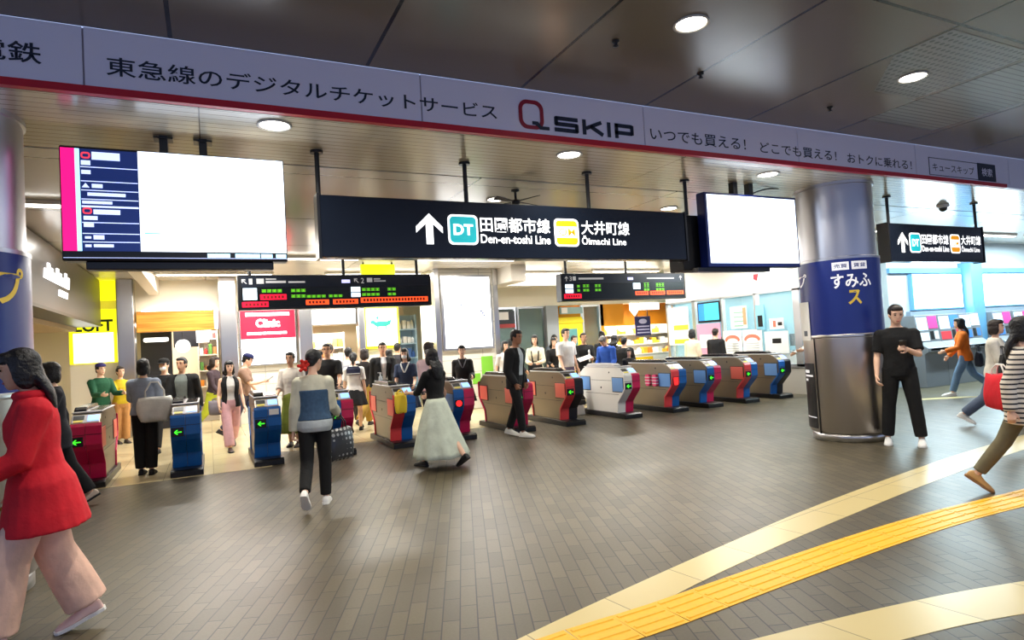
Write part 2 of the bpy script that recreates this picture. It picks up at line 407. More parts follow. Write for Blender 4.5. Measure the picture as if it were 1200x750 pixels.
# bulkhead over the shop fronts
struct(MB().box(-1.42, 0.6, 16.0, 16.3, 2.70, 3.4).build('bulkhead', wall_cream))
struct(MB().box(-4.6, -1.42, 16.3, 16.5, 2.78, 3.4).build('bulkhead', wall_cream))
struct(MB().box(0.6, 6.9, 16.0, 16.3, 2.68, 3.4).build('bulkhead', wall_cream))
struct(MB().box(6.9, 16.0, 16.0, 16.3, 2.56, 3.4).build('bulkhead', wall_cream))
struct(MB().box(0.62, 1.96, 16.0, 16.3, 0, 2.68).build('wall_tiled', wall_tile))
struct(MB().box(3.52, 4.52, 16.0, 16.3, 0, 2.68).build('wall_tiled', wall_tile))
struct(MB().box(5.3, 7.3, 15.9, 16.2, 0, 2.9).build('wall_tiled', wall_tile))
def column_square(x0, x1, y0, y1, label):
    struct(MB().box(x0, x1, y0, y1, 0, 3.4).build('pillar', steel, bevel=0.02), label)
column_square(-1.74, -1.42, 15.6, 16.0, 'square grey metal pillar beside the yellow shop sign')
column_square(0.24, 0.6, 15.4, 15.9, 'square grey metal pillar left of the red clinic sign')
column_square(1.96, 2.27, 15.6, 16.0, 'square grey metal pillar right of the red clinic sign')
column_square(3.40, 3.56, 15.7, 16.0, 'narrow grey metal pillar left of the green animal poster')
# poster pillar
struct(MB().box(4.85, 6.46, 14.0, 15.2, 0, 3.4).build('pillar', wall_tile, bevel=0.02), 'broad white tiled pillar carrying the lit poster box')
struct(MB().box(4.83, 4.95, 13.97, 14.2, 0.0, 3.4).build('trim_2', steel)); struct(MB().box(6.36, 6.48, 13.97, 14.2, 0.0, 3.4).build('trim_3', steel))

# station office: long white wall with a glazed front facing the gates
struct(MB().box(12.0, 12.25, 9.75, 14.3, 2.40, 3.4).build('wall_office', white_paint))
struct(MB().box(12.0, 12.2, 9.75, 14.3, 0, 0.62).build('wall_office_base', cm('office_base', 196, 190, 178, 0.4)))
struct(MB().box(12.25, 15.0, 9.75, 9.95, 0, 3.4).build('wall_office_side', wall_cream))
struct(MB().box(14.9, 15.1, 9.95, 14.3, 0, 3.4).build('wall_office_back', cm('office_inner', 150, 206, 222, 0.6)))
struct(MB().box(12.25, 15.1, 14.2, 14.3, 0, 3.4).build('wall_office_end', cm('office_inner', 150, 206, 222, 0.6)))
wf = MB()
alum = mat('aluminium', (0.72, 0.74, 0.78), 0.3, 0.9)
fr = MB()
for y0, y1 in ((9.75, 9.93), (10.98, 11.06), (12.1, 12.16), (13.1, 13.22), (14.2, 14.3)): fr.box(11.98, 12.1, y0, y1, 0.62, 2.40)
fr.box(11.98, 12.1, 9.75, 14.3, 2.36, 2.42); fr.box(11.98, 12.1, 9.75, 14.3, 0.6, 0.68)
w_ = fr.build('window_1', alum); struct(w_, 'long glazed office window front facing the ticket gates')
g_ = MB().box(12.03, 12.045, 9.9, 14.2, 0.66, 2.37).build('pane', glass_mat('office_glass', (0.72, 0.93, 1.0), 0.16), w_); g_['kind'] = 'structure'
# ticket hall wall behind the machines
struct(MB().box(14.0, 26, 9.0, 9.3, 0, 3.4).build('wall_ticket_hall', cm('hall_grey_blue', 176, 184, 190, 0.5)))
struct(MB().box(22, 22.3, -6, 9.0, 0, 3.4).build('wall_right', cm('hall_pale', 205, 205, 200, 0.5)))

# downlights
rim_mat = cm('downlight_rim', 200, 196, 188, 0.4)
lamp_mat = glow('downlight_glow', 255, 250, 238, 14)
def downlight(x, y, z, lab, grp):
    t = thing('ceiling_downlight', lab, 'ceiling light', (x, y, z), 0, grp)
    MB().lathe([(0.128, 0.0), (0.135, -0.012), (0.118, -0.014), (0.104, 0.004), (0.104, 0.012)], n=40, caps=False).build('rim', rim_mat, t, smooth=True)
    MB().cyl(0, 0, -0.008, 0.0, 0.106, 40).build('lens', lamp_mat, t)
downlight(3.34, 3.48, 3.86, 'round downlight in the dark upper ceiling above the red letter Q', 'upper ceiling downlights')
downlight(6.14, 3.54, 3.86, 'round downlight in the upper ceiling beside the perforated panel', 'upper ceiling downlights')
for (x, y), lab in zip(LOWER_DOWNLIGHTS[:4], ('round downlight above the large white departure screen', 'round downlight just under the word SKIP on the banner', 'round downlight above the right-hand white screen', 'small round downlight right of the ceiling fan above the dark sign')):
    downlight(x, y, 3.40, lab, 'lower ceiling downlights')
downlight(6.2, 7.18, 3.4, 'round downlight in lower ceiling behind the hanging screens', 'lower ceiling downlights')
downlight(0.6, 7.18, 3.4, 'round downlight in lower ceiling behind the large white screen', 'lower ceiling downlights')
downlight(9.0, 7.18, 3.4, 'round downlight in lower ceiling just left of the thick column', 'lower ceiling downlights')
strip_glow = glow('strip_glow', 255, 252, 244, 5)
strip_labs = ['white strip light above the left departure board', 'white strip light above the white poster pillar', 'white strip light above the right departure board',
              'white strip light over the shop with orange fascia', 'white strip light over the animal poster', 'white strip light over the green glass shop', 'white strip light by the orange shop',
              'white strip light beside the station office', 'white strip light over the leftmost gates', 'white strip light left of the small direction sign', 'white strip light over the fare map panels', 'white strip light at the far right of the ticket hall']
for (x, y), lab in zip(STRIPS, strip_labs):
    t = thing('strip_light', lab, 'ceiling light', (x, y, 3.4), 0, 'strip lights over the gates and hall')
    MB().box(-1.15, 1.15, -0.07, 0.07, -0.05, 0.0).build('housing', white_paint, t, bevel=0.01)
    MB().box(-1.1, 1.1, -0.05, 0.05, -0.066, -0.048).build('diffuser', strip_glow, t, bevel=0.006)
# small ceiling sprinklers and fan
for x, y, z, lab in ((4.05, 4.15, 3.86, 'small black sprinkler head above the kana on the banner'), (2.95, 3.9, 3.86, 'black sprinkler head between the ceiling joints above SKIP'), (6.05, 4.36, 3.86, 'black sprinkler head at right in the upper ceiling'), (0.62, 3.95, 3.86, 'black sprinkler head at the upper left ceiling')):
    t = thing('sprinkler_head', lab, 'sprinkler', (x, y, z), 0, 'ceiling sprinklers')
    MB().lathe([(0.03, 0), (0.03, -0.012), (0.012, -0.02), (0.012, -0.04), (0.024, -0.044), (0.002, -0.05)], n=20).build('body', black, t, smooth=True)
t = thing('ceiling_fan', 'small dark ceiling fan above the dark direction sign', 'ceiling fan', (3.42, 6.7, 3.4))
MB().lathe([(0.05, 0), (0.05, -0.02), (0.016, -0.03), (0.016, -0.12), (0.05, -0.13), (0.055, -0.17), (0.02, -0.19)], n=24).build('motor', black, t, smooth=True)
for k in range(4):
    a = R(20 + 90 * k); b = MB()
    b.loft([[(0.04, -0.02, 0), (0.04, 0.02, 0), (0.04, 0.02, .008), (0.04, -0.02, .008)], [(0.36, -0.04, -.012), (0.36, 0.045, .012), (0.36, 0.045, .02), (0.36, -0.04, -.004)]])
    o = b.build('blade', black, t); o.location = (0, 0, -0.15); o.rotation_euler = (0, 0, a)

t = thing('dome_camera', 'small ceiling dome camera above the smaller direction sign', 'camera', (10.97, 6.02, 3.4))
MB().lathe([(0.09, 0), (0.09, -0.03), (0.06, -0.05)], n=24).build('base', white_paint, t, smooth=True)
MB().ell((0, 0, -0.06), (.06, .06, .055)).build('dome', cm('dome_smoke', 60, 56, 40, 0.1), t, smooth=True)
t = thing('strip_light', 'white strip light between the left column and the large screen', 'ceiling light', (-1.52, 8.31, 3.4))
MB().box(-.55, .55, -.07, .07, -.05, 0).build('housing', white_paint, t, bevel=0.01)
MB().box(-.52, .52, -.05, .05, -.066, -.048).build('diffuser', strip_glow, t, bevel=0.006)

# ================================================================== COLUMNS
ad_blue = cm('ad_blue', 22, 42, 120, 0.35)
ad_text = glow('ad_text_white', 240, 240, 244, 0.25)
ad_gold = cm('ad_gold', 232, 200, 70, 0.4)
def on_cyl(c, r, a0, a1, z0, z1):
    return lambda u, v: (c[0] + r * cos(R(a0 + (a1 - a0) * u)), c[1] + r * sin(R(a0 + (a1 - a0) * u)), z0 + (z1 - z0) * v)
def round_column(x, y, label, full):
    t = thing('column', label, 'column', (x, y, 0))
    MB().lathe([(0.465, 0), (0.465, 0.12)], n=64).build('base_ring', steel, t, smooth=True)
    auto_smooth(MB().lathe([(0.49, 0.12), (0.50, 0.135), (0.50, 1.36), (0.49, 1.37), (0.49, 1.40)], n=64).build('lower_cladding', mat('cladding', (0.50, 0.46, 0.42), 0.36, 1.0), t))
    auto_smooth(MB().lathe([(0.497, 1.40), (0.497, 2.38)], n=64).build('advert_wrap', ad_blue, t))
    auto_smooth(MB().lathe([(0.50, 2.38), (0.50, 2.41), (0.472, 2.42), (0.472, 3.36), (0.49, 3.365), (0.49, 3.40)], n=64).build('upper_cladding', mat('cladding_up', (0.46, 0.46, 0.50), 0.36, 1.0), t))
    auto_smooth(MB().lathe([(0.503, 1.375), (0.503, 1.40), (0.5, 1.405)], n=64).build('band', steel, t))
    c = (x, y)
    return t, c
t, c = round_column(7.77, 5.66, 'thick round column with blue advert wrap at right of the gates', True)
lettering('売買', on_cyl(c, .500, 210, 228, 2.262, 2.315), ad_blue, t, 0.01)
lettering('賃貸', on_cyl(c, .500, 236.5, 254.5, 2.262, 2.315), ad_blue, t, 0.01)
pl = MB()
for a0, a1 in ((207.5, 230.5), (234, 257)):
    rg = []
    for k in range(7):
        a = R(a0 + (a1 - a0) * k / 6); rg.append([(.4985 * cos(a), .4985 * sin(a), 2.235), (.4985 * cos(a), .4985 * sin(a), 2.34)])
    pl.loft(rg, 0, caps=False, closed=False)
pl.build('text_plate', ad_text, t)
lettering('すみふ', on_cyl(c, .5, 205, 262, 2.0, 2.185), ad_text, t, 0.02)
lettering('ス', on_cyl(c, .5, 226, 245, 1.78, 1.97), ad_gold, t, 0.03)
lettering('プ', on_cyl(c, .5, 140, 165, 2.06, 2.24), ad_text, t, 0.02)
# panels stuck on the lower left of the column
pn = MB(); rg = []
for k in range(9):
    a = R(128 + (168 - 128) * k / 8); rg.append([(.504 * cos(a), .504 * sin(a), .16), (.504 * cos(a), .504 * sin(a), 1.03)])
pn.loft(rg, 0, False, False); pn.build('notice_panel', black, t)
pn = MB()
for a0, a1, z0, z1 in ((140, 156, .90, .94), (140, 164, .85, .875), (140, 150, .79, .82), (136, 166, .30, .312)):
    rg = []
    for k in range(5):
        a = R(a0 + (a1 - a0) * k / 4); rg.append([(.506 * cos(a), .506 * sin(a), z0), (.506 * cos(a), .506 * sin(a), z1)])
    pn.loft(rg, 0, False, False)
pn.build('notice_print', ad_text, t)
pn = MB()
a = R(171.5); pn.box(.500 * cos(a) - .008, .500 * cos(a) + .008, .500 * sin(a) - .012, .500 * sin(a) + .004, .1, 1.36); pn.build('seam', black, t)

# white notice fixed to the left flank of the column
pn = MB(); rg = []
for k in range(7):
    a = R(132 + (166 - 132) * k / 6); rg.append([(.512 * cos(a), .512 * sin(a), 1.34), (.512 * cos(a), .512 * sin(a), 1.86), (.503 * cos(a), .503 * sin(a), 1.86), (.503 * cos(a), .503 * sin(a), 1.34)])
pn.loft(rg); o = pn.build('notice_sheet', white_paint, t); o['label'] = 'white notice sheet on the column flank'
pn = MB(); rg = []
for k in range(4):
    a = R(150 + 10 * k / 3); rg.append([(.514 * cos(a), .514 * sin(a), 1.40), (.514 * cos(a), .514 * sin(a), 1.47)])
pn.loft(rg, 0, False, False); pn.build('notice_mark', cm('print_grey', 90, 96, 104), t)

t2, c2 = round_column(-1.66, 5.66, 'round column with blue advert wrap cut off at the left edge', False)
lettering('プ', on_cyl(c2, .5, 318, 345, 2.02, 2.28), ad_gold, t2, 0.02)

# ================================================================== BANNER
t = thing('banner_fascia', 'long white banner fascia with red line and navy lettering across the ceiling step', 'banner', (0, 4.95, 3.4))
ban_white = cm('banner_white', 228, 226, 244, 0.35)
seams = [-9, -0.69, 1.69, 4.03, 6.26, 8.5, 10.75, 13.1, 27]
for a, b in zip(seams, seams[1:]):
    MB().box(a + .006, b - .006, 4.952, 5.0, 3.45, 3.858).build('banner_panel', ban_white, t, world=True)
MB().box(-9, 27, 4.965, 5.0, 3.401, 3.855).build('backing', cm('banner_seam', 150, 140, 150), t, world=True)
MB().box(-9, 10.66, 4.944, 5.0, 3.40, 3.452).build('red_line', cm('banner_red', 190, 22, 46, 0.4), t, world=True)
MB().box(10.66, 27, 4.948, 5.0, 3.40, 3.452).build('lower_edge', ban_white, t, world=True)
ink = cm('banner_ink', 24, 34, 54, 0.5)
Yb = 4.9485
lettering('東急電鉄', on_y(-1.66, -0.92, 3.56, 3.70, Yb), ink, t, 0.012)
lettering('東急線のデジタルチケットサービス', on_y(-0.56, 2.39, 3.54, 3.675, Yb), ink, t, 0.008)
lettering('いつでも買える！', on_y(4.10, 5.42, 3.515, 3.645, Yb), ink, t, 0.006)
lettering('どこでも買える！', on_y(5.64, 6.92, 3.51, 3.635, Yb), ink, t, 0.006)
lettering('おトクに乗れる！', on_y(7.12, 8.40, 3.505, 3.63, Yb), ink, t, 0.006)
lettering('キュースキップ', on_y(8.86, 9.84, 3.53, 3.64, Yb), ink, t, 0.004)
bx = MB(); bx.box(8.78, 9.94, 4.946, 4.95, 3.47, 3.478); bx.box(8.78, 9.94, 4.946, 4.95, 3.702, 3.71); bx.box(8.78, 8.79, 4.946, 4.95, 3.47, 3.71)
bx.build('search_box', ink, t, world=True)
MB().box(9.93, 10.38, 4.944, 4.95, 3.465, 3.715).build('search_button', ink, t, world=True)
lettering('検索', on_y(10.02, 10.29, 3.53, 3.65, 4.942), ban_white, t, 0.01)
# logo: rounded Q with a tail, then SKIP in wide strokes
def ring2(outer, inner, y0, y1, name, m, parent):
    b = MB(); n = len(outer)
    b.loft([[(p[0], y0, p[1]) for p in outer], [(p[0], y0, p[1]) for p in inner], [(p[0], y1, p[1]) for p in inner], [(p[0], y1, p[1]) for p in outer], [(p[0], y0, p[1]) for p in outer]], caps=False)
    return b.build(name, m, parent, world=True)
ring2(rrect(2.61, 2.865, 3.49, 3.76, .085, 8), rrect(2.645, 2.83, 3.525, 3.725, .058, 8), 4.943, 4.95, 'logo_ring', cm('logo_red', 150, 20, 48, 0.4), t)
MB().prism([(2.745, 3.565), (2.80, 3.565), (2.835, 3.525), (2.92, 3.525), (2.92, 3.495), (2.82, 3.495), (2.775, 3.535), (2.745, 3.535)], 'y', 4.941, 4.95).build('logo_tail', ink, t, world=True)
def strokes(parent):
    th = 0.036; b = MB()
    def seg(p, q, w=th):
        d = Vector((q[0] - p[0], q[1] - p[1])); d.normalize(); n = Vector((-d.y, d.x)) * w / 2
        b.prism([(p[0] + n.x, p[1] + n.y), (q[0] + n.x, q[1] + n.y), (q[0] - n.x, q[1] - n.y), (p[0] - n.x, p[1] - n.y)], 'y', 4.942, 4.95)
    z0, z1 = 3.495, 3.64; zm = (z0 + z1) / 2; h = th / 2
    def S(x0, x1):
        seg((x0 + .01, z1 - h), (x1 - .005, z1 - h)); seg((x0 + .01, zm), (x1 - .01, zm)); seg((x0, z0 + h), (x1 - .01, z0 + h)); seg((x0 + h, z1 - .008), (x0 + h, zm - h + .008)); seg((x1 - h, zm + h - .008), (x1 - h, z0 + .008))
    S(2.98, 3.24)
    x = 3.29; seg((x + h, z0), (x + h, z1)); seg((x + .04, zm - .01), (x + .215, z1 - .012)); seg((x + .085, zm + .015), (x + .23, z0 + .012))
    x = 3.575; seg((x + h, z0), (x + h, z1))
    x = 3.665; seg((x + h, z0), (x + h, z1)); seg((x, z1 - h), (x + .205, z1 - h)); seg((x, z0 + .055), (x + .205, z0 + .055)); seg((x + .205, z1 - .006), (x + .205, z0 + .043))
    b.build('logo_word', ink, parent, world=True)
strokes(t)

# ================================================================== DIRECTION SIGNS
teal = glow('badge_teal', 20, 178, 186, 0.55); orange_b = glow('badge_orange', 246, 160, 10, 0.6)
def rod(parent, x, y, z0, z1, r=0.022):
    MB().cyl(x, y, z0, z1, r, 16).cyl(x, y, z1 - 0.025, z1, r * 2.6, 20).build('hanger_rod', black, parent, smooth=False, world=True)
def direction_sign(x0, x1, loc_lab, rods, sx):
    t = thing('direction_sign', loc_lab, 'sign', ((x0 + x1) / 2, 5.8, 2.41))
    MB().box(x0, x1, 5.72, 5.88, 2.41, 2.98).build('sign_box', navy_sign, t, bevel=0.008, world=True)
    for a, b in ((x0 - .012, x0 + .012), (x1 - .012, x1 + .012)): MB().box(a, b, 5.71, 5.89, 2.40, 2.99).build('end_cap', black, t, world=True)
    for rx in rods: rod(t, rx, 5.8, 2.97, 3.40)
    Y = 5.7165
    X = (lambda v: v) if sx == 1.0 else (lambda v: x0 + .20 + (v - 1.83) * sx)
    a0 = X(1.83); ar = MB(); w = (X(2.10) - a0)
    cxm = a0 + w / 2; k = .036
    ar.prism([(cxm - k, 2.545), (cxm + k, 2.545), (cxm + k, 2.745), (a0 + w, 2.655), (a0 + w, 2.715), (cxm, 2.845), (a0, 2.715), (a0, 2.655), (cxm - k, 2.745)], 'y', Y, 5.72)
    ar.build('arrow', text_white, t, world=True)
    for bx0, bx1, m, word in ((2.155, 2.475, teal, 'DT'), (3.36, 3.665, orange_b, 'OM')):
        b0, b1 = X(bx0), X(bx1)
        MB().prism(rrect(b0, b1, 2.545, 2.845, .05), 'y', Y, 5.72).build('badge_border', text_white, t, world=True)
        bd = MB().prism(rrect(b0 + .02, b1 - .02, 2.565, 2.825, .04), 'y', Y - .003, Y - .0005).build('route_badge', m, t, world=True)
        if word == 'OM':
            MB().box(b0 + .022, b1 - .022, Y - .005, Y - .0028, 2.64, 2.76).build('badge_stripe', text_white, t, world=True)
            lettering(word, on_y(b0 + .05, b1 - .05, 2.66, 2.74, Y - .006), orange_b, t, 0.006)
        else:
            lettering(word, on_y(b0 + .055, b1 - .055, 2.64, 2.75, Y - .005), text_white, t, 0.03)
    lettering('田園都市線', on_y(X(2.50), X(3.31), 2.68, 2.835, Y), text_white, t, 0.013)
    lettering('Den-en-toshi Line', on_y(X(2.50), X(3.305), 2.565, 2.655, Y), text_white, t, 0.016)
    lettering('大井町線', on_y(X(3.70), X(4.345), 2.68, 2.835, Y), text_white, t, 0.013)
    lettering('Ōimachi Line', on_y(X(3.70), X(4.29), 2.57, 2.668, Y), text_white, t, 0.016)
    return t
direction_sign(0.93, 5.18, 'long dark hanging direction sign with arrow and teal and orange line badges at centre', (0.95, 2.40, 3.87, 5.28), 1.0)
direction_sign(9.02, 11.46, 'smaller hanging direction sign at right between the column and fare maps', (9.16, 11.44), 0.86)

# ================================================================== HANGING SCREENS
scr_white = glow('screen_white', 226, 238, 255, 1.5); scr_navy = glow('screen_navy', 18, 34, 84, 1.0); pink = glow('screen_pink', 232, 18, 120, 1.1)
scr_line = glow('screen_line', 190, 205, 255, 1.2); scr_cyan = glow('screen_cyan', 170, 225, 255, 1.3); scr_red = glow('screen_red', 230, 60, 80, 1.0)
t = thing('display_screen', 'large hanging screen with pink edge and navy list above the left gates', 'screen', (-0.16, 5.75, 2.36))
MB().box(-0.965, 0.645, 5.655, 5.80, 2.36, 3.245).build('bezel', black, t, bevel=0.012, world=True)
Y = 5.652
MB().box(-0.955, -0.865, Y, 5.66, 2.435, 3.225).build('pink_band', pink, t, world=True)
MB().box(-0.865, -0.835, Y, 5.66, 2.435, 3.225).build('white_band', scr_cyan, t, world=True)
MB().box(-0.835, -0.452, Y, 5.66, 2.435, 3.225).build('list_area', scr_navy, t, world=True)
MB().box(-0.45, 0.635, Y, 5.66, 2.435, 3.235).build('map_area', scr_white, t, world=True)
l_ = MB()
for z in (3.085, 2.975, 2.905, 2.835, 2.655, 2.57, 2.505): l_.box(-0.83, -0.455, Y - .002, Y, z - .003, z + .003)
l_.box(-0.83, -0.455, Y - .002, Y, 2.772, 2.786)
l_.build('list_rule', scr_line, t, world=True)
for x0, x1, z0, z1 in ((-.755, -.57, 3.145, 3.205), (-.825, -.765, 3.10, 3.135), (-.825, -.765, 3.03, 3.06), (-.76, -.69, 2.925, 2.955), (-.79, -.54, 2.862, 2.887), (-.825, -.63, 2.80, 2.822), (-.755, -.58, 2.72, 2.757), (-.82, -.73, 2.675, 2.705), (-.82, -.755, 2.62, 2.65), (-.815, -.775, 2.53, 2.548), (-.76, -.69, 2.525, 2.558), (-.815, -.775, 2.465, 2.485), (-.76, -.63, 2.465, 2.488)):
    MB().box(x0, x1, Y - .003, Y, z0, z1).build('list_entry', scr_line, t, world=True)
MB().prism([(-.825, 2.925), (-.775, 2.925), (-.80, 2.96)], 'y', Y - .003, Y).build('warning_mark', scr_line, t, world=True)
for z in (3.15, 2.72):
    ring2(rrect(-.825, -.765, z, z + .05, .018), rrect(-.815, -.775, z + .012, z + .038, .01), Y - .004, Y, 'line_mark', scr_red, t)
l_ = MB().box(-0.42, -0.31, Y - .002, Y, 2.575, 2.583); l_.build('map_mark', glow('map_teal', 60, 190, 190, 1.0), t, world=True)
l_ = MB()
for x0, x1 in ((-.1, .1), (.02, .2)): pass
for x, z in ((0.02, 2.79), (0.10, 2.79), (0.19, 2.83), (0.27, 2.83), (0.12, 3.05)): l_.box(x, x + .03, Y - .002, Y, z, z + .006)
l_.build('map_mark', glow('map_grey', 150, 150, 150, 0.8), t, world=True)
l_ = MB()
for x0, x1 in ((0.02, .19), (0.23, .42), (.43, .52), (.55, .63)): l_.box(x0, x1, Y - .002, Y, 2.39, 2.422)
l_.build('ticker', scr_cyan, t, world=True)
MB().box(-0.955, 0.635, Y - .002, Y, 2.382, 2.385).build('bezel_line', scr_line, t, world=True)
MB().box(-0.82, 0.53, 5.68, 5.80, 2.295, 2.36).build('speaker_bar', black, t, bevel=0.008, world=True)
for x in (-0.27, 0.02):
    MB().box(x - .03, x + .03, 5.72, 5.80, 3.24, 3.40).box(x - .07, x + .07, 5.70, 5.82, 3.37, 3.385).build('hanger', black, t, world=True)

t = thing('display_screen', 'hanging white screen left of the thick round column', 'screen', (6.2, 5.75, 2.32))
MB().box(5.44, 7.03, 5.655, 5.80, 2.315, 3.235).build('bezel', cm('bezel_blue', 18, 34, 96, 0.3), t, bevel=0.012, world=True)
MB().box(5.475, 7.0, Y, 5.66, 2.365, 3.205).build('screen_area', scr_white, t, world=True)
l_ = MB()
for x0, n, z in ((5.85, 8, 2.88), (5.78, 11, 2.77), (6.3, 5, 2.66)):
    for k in range(n):
        if (k * 7) % 5 != 3: l_.box(x0 + .085 * k, x0 + .085 * k + .05, Y - .002, Y, z, z + .035)
l_.build('caption', glow('caption_teal', 176, 214, 218, 2.0), t, world=True)
MB().box(5.215, 6.5, 5.84, 6.10, 2.30, 2.98).build('rear_cabinet', black_matte, t, bevel=0.01, world=True)
MB().box(5.3, 6.5, 5.69, 5.80, 2.265, 2.315).build('speaker_bar', black, t, world=True)
for x in (6.03, 6.30):
    MB().box(x - .035, x + .035, 5.72, 5.80, 3.23, 3.40).build('hanger', black, t, world=True)
MB().tube([(6.32 + .63 * q, 5.83 + .02 * q, 3.25 + .15 * (1 - (1 - q) ** 2)) for q in [k / 10 for k in range(11)]], .008, 8).build('cable', black, t, smooth=True, world=True)

# ================================================================== DEPARTURE BOARDS
led_g = glow('led_green', 110, 200, 40, 0.6); led_r = glow('led_red', 236, 16, 50, 1.0); led_o = glow('led_orange', 255, 84, 36, 1.0); led_w = glow('led_white', 214, 236, 255, 1.2)
dim_w = glow('board_print', 190, 190, 190, 0.35)
def arrow_poly(cx_, cz_, s, ang):
    base = [(-.12, -1), (.12, -1), (.12, .35), (.62, -.15), (.62, .2), (0, .85), (-.62, .2), (-.62, -.15), (-.12, .35)]
    a = R(ang); return [(cx_ + s * (x * cos(a) - z * sin(a)), cz_ + s * (x * sin(a) + z * cos(a))) for x, z in base]
def departure_board(x0, lab, left, greens, reds, oranges, whites, digits, arrows, prints, clock):
    t = thing('departure_board', lab, 'departure board', (x0 + 1.72, 11.5, 2.36))
    MB().box(x0, x0 + 3.44, 11.5, 11.72, 2.36, 2.965).build('board_case', black, t, bevel=0.012, world=True)
    Y = 11.497
    MB().box(x0 + .06, x0 + 3.38, Y, 11.51, 2.40, 2.745).build('led_field', cm('led_field', 10, 14, 12, 0.25), t, world=True)
    MB().box(x0 + .06, x0 + 3.38, Y, 11.51, 2.755, 2.94).build('header', cm('board_header', 24, 30, 42, 0.3), t, world=True)
    def many(lst, name, m, y=Y - .003):
        for r in lst: MB().box(x0 + r[0], x0 + r[1], y, Y, r[2], r[3]).build(name, m, t, world=True)
    def rows(lst, name, m):
        b = MB()
        for a, c, z0, z1 in lst:
            x = a
            while x < c - .05:
                w = .07
                for zz in (z0, (z0 + z1) / 2 - .006, z1 - .012): b.box(x0 + x, x0 + x + w, Y - .004, Y, zz, zz + .012)
                b.box(x0 + x + .028, x0 + x + .042, Y - .004, Y, z0, z1); x += .085
        b.build(name, m, t, world=True)
    rows(greens, 'led_text', led_g)
    many(reds, 'status_bar', led_r); many(oranges, 'status_bar', led_o); many(whites, 'train_type', led_w)
    b = MB()
    for r in reds + oranges:
        x = r[0] + .05
        while x < r[1] - .06: b.box(x0 + x, x0 + x + .035, Y - .006, Y - .003, r[2] + .022, r[3] - .022); x += .06
    b.build('status_text', cm('led_dark', 120, 20, 12), t, world=True)
    for d, x in digits: lettering(d, on_y(x0 + x, x0 + x + .055, 2.80, 2.90, Y - .003), dim_w, t, 0.01)
    for x, a in arrows: MB().prism(arrow_poly(x0 + x, 2.855, .06, a), 'y', Y - .003, Y).build('arrow', dim_w, t, world=True)
    b = MB()
    for r in prints: b.box(x0 + r[0], x0 + r[1], Y - .003, Y, r[2], r[3])
    b.build('header_print', dim_w, t, world=True)
    MB().box(x0 + clock, x0 + clock + .15, Y - .003, Y, 2.81, 2.87).build('clock', glow('clock_blue', 200, 200, 255, 1.0), t, world=True)
    for x in (0.2, 1.8, 3.2): rod(t, x0 + x, 11.61, 2.96, 3.40, 0.03)
departure_board(0.48, 'departure board for platforms 1 and 2 above the left gates', 1,
    [(.38, .76, 2.66, 2.71), (.86, 1.1, 2.66, 2.71), (.86, 1.1, 2.56, 2.61), (1.12, 1.45, 2.555, 2.60), (1.5, 1.75, 2.555, 2.60), (2.1, 2.45, 2.66, 2.71), (2.1, 2.45, 2.57, 2.615), (2.58, 2.78, 2.66, 2.71), (2.58, 2.78, 2.57, 2.615)],
    [(.35, .78, 2.53, 2.625), (.06, .48, 2.41, 2.50)], [(1.1, 1.5, 2.425, 2.515), (1.57, 2.02, 2.425, 2.515), (2.07, 3.36, 2.44, 2.535)],
    [(.08, .30, 2.535, 2.735), (1.9, 2.07, 2.64, 2.735), (1.9, 2.07, 2.55, 2.625)], [('1', .18), ('2', 2.09)], [(.1, 45), (2.0, 45)],
    [(.3, .42, 2.81, 2.9), (.45, .62, 2.88, 2.9), (.45, .78, 2.82, 2.86), (.82, 1.1, 2.82, 2.85), (2.2, 2.3, 2.82, 2.9), (2.33, 2.45, 2.87, 2.89), (2.33, 2.55, 2.83, 2.85)], 1.74)
departure_board(6.84, 'departure board for platform 3 above the right gates', 0,
    [(.4, .5, 2.66, 2.71), (.55, .75, 2.66, 2.72), (.86, 1.05, 2.66, 2.72), (.4, .5, 2.57, 2.62), (.55, .75, 2.57, 2.62), (.86, 1.05, 2.57, 2.62), (2.2, 2.4, 2.64, 2.74), (2.55, 2.8, 2.65, 2.73), (2.2, 2.4, 2.56, 2.61), (2.55, 2.8, 2.56, 2.61)],
    [(.06, .5, 2.42, 2.52)], [(1.95, 2.32, 2.46, 2.55), (2.37, 2.8, 2.46, 2.55), (2.86, 3.36, 2.46, 2.55)],
    [(.1, .3, 2.64, 2.73), (.1, .3, 2.54, 2.625), (1.9, 2.1, 2.6, 2.74)], [('3', .22)], [(.14, 0), (3.3, 0)],
    [(.3, .38, 2.81, 2.9), (.45, 1.1, 2.83, 2.87), (2.3, 3.1, 2.83, 2.86)], 1.76)

# ================================================================== SHOP FRONTS AND SIGNS
t = thing('shop_awning', 'dark grey slanting shop fascia with white script behind the left column', 'shop sign', (-2.02, 12.5, 2.4))
MB().box(-2.45, -2.02, 9.42, 15.6, 2.40, 3.37).build('fascia', cm('awning_grey', 70, 66, 66, 0.35), t, bevel=0.01, world=True)
MB().box(-4.55, -2.46, 9.42, 15.6, 2.30, 2.385).build('soffit', tan, t, world=True)
MB().box(-2.46, -2.015, 9.41, 15.61, 2.385, 2.43).build('lower_trim', black, t, world=True)
sc_ = MB(); random.seed(3)
y = 10.55
for k in range(9):
    h = 0.14 + 0.05 * ((k * 5) % 3)
    sc_.prism([(y, 2.83), (y + .14, 2.83), (y + .20, 2.83 + h), (y + .05, 2.83 + h)], 'x', -2.02, -2.008); y += .2
for k in range(4): sc_.prism([(11.5 + .17 * k, 2.66), (11.61 + .17 * k, 2.66), (11.66 + .17 * k, 2.76), (11.53 + .17 * k, 2.76)], 'x', -2.02, -2.008)
sc_.build('lettering', text_white, t, world=True)
loft_y = glow('sign_yellow', 236, 232, 20, 0.9)
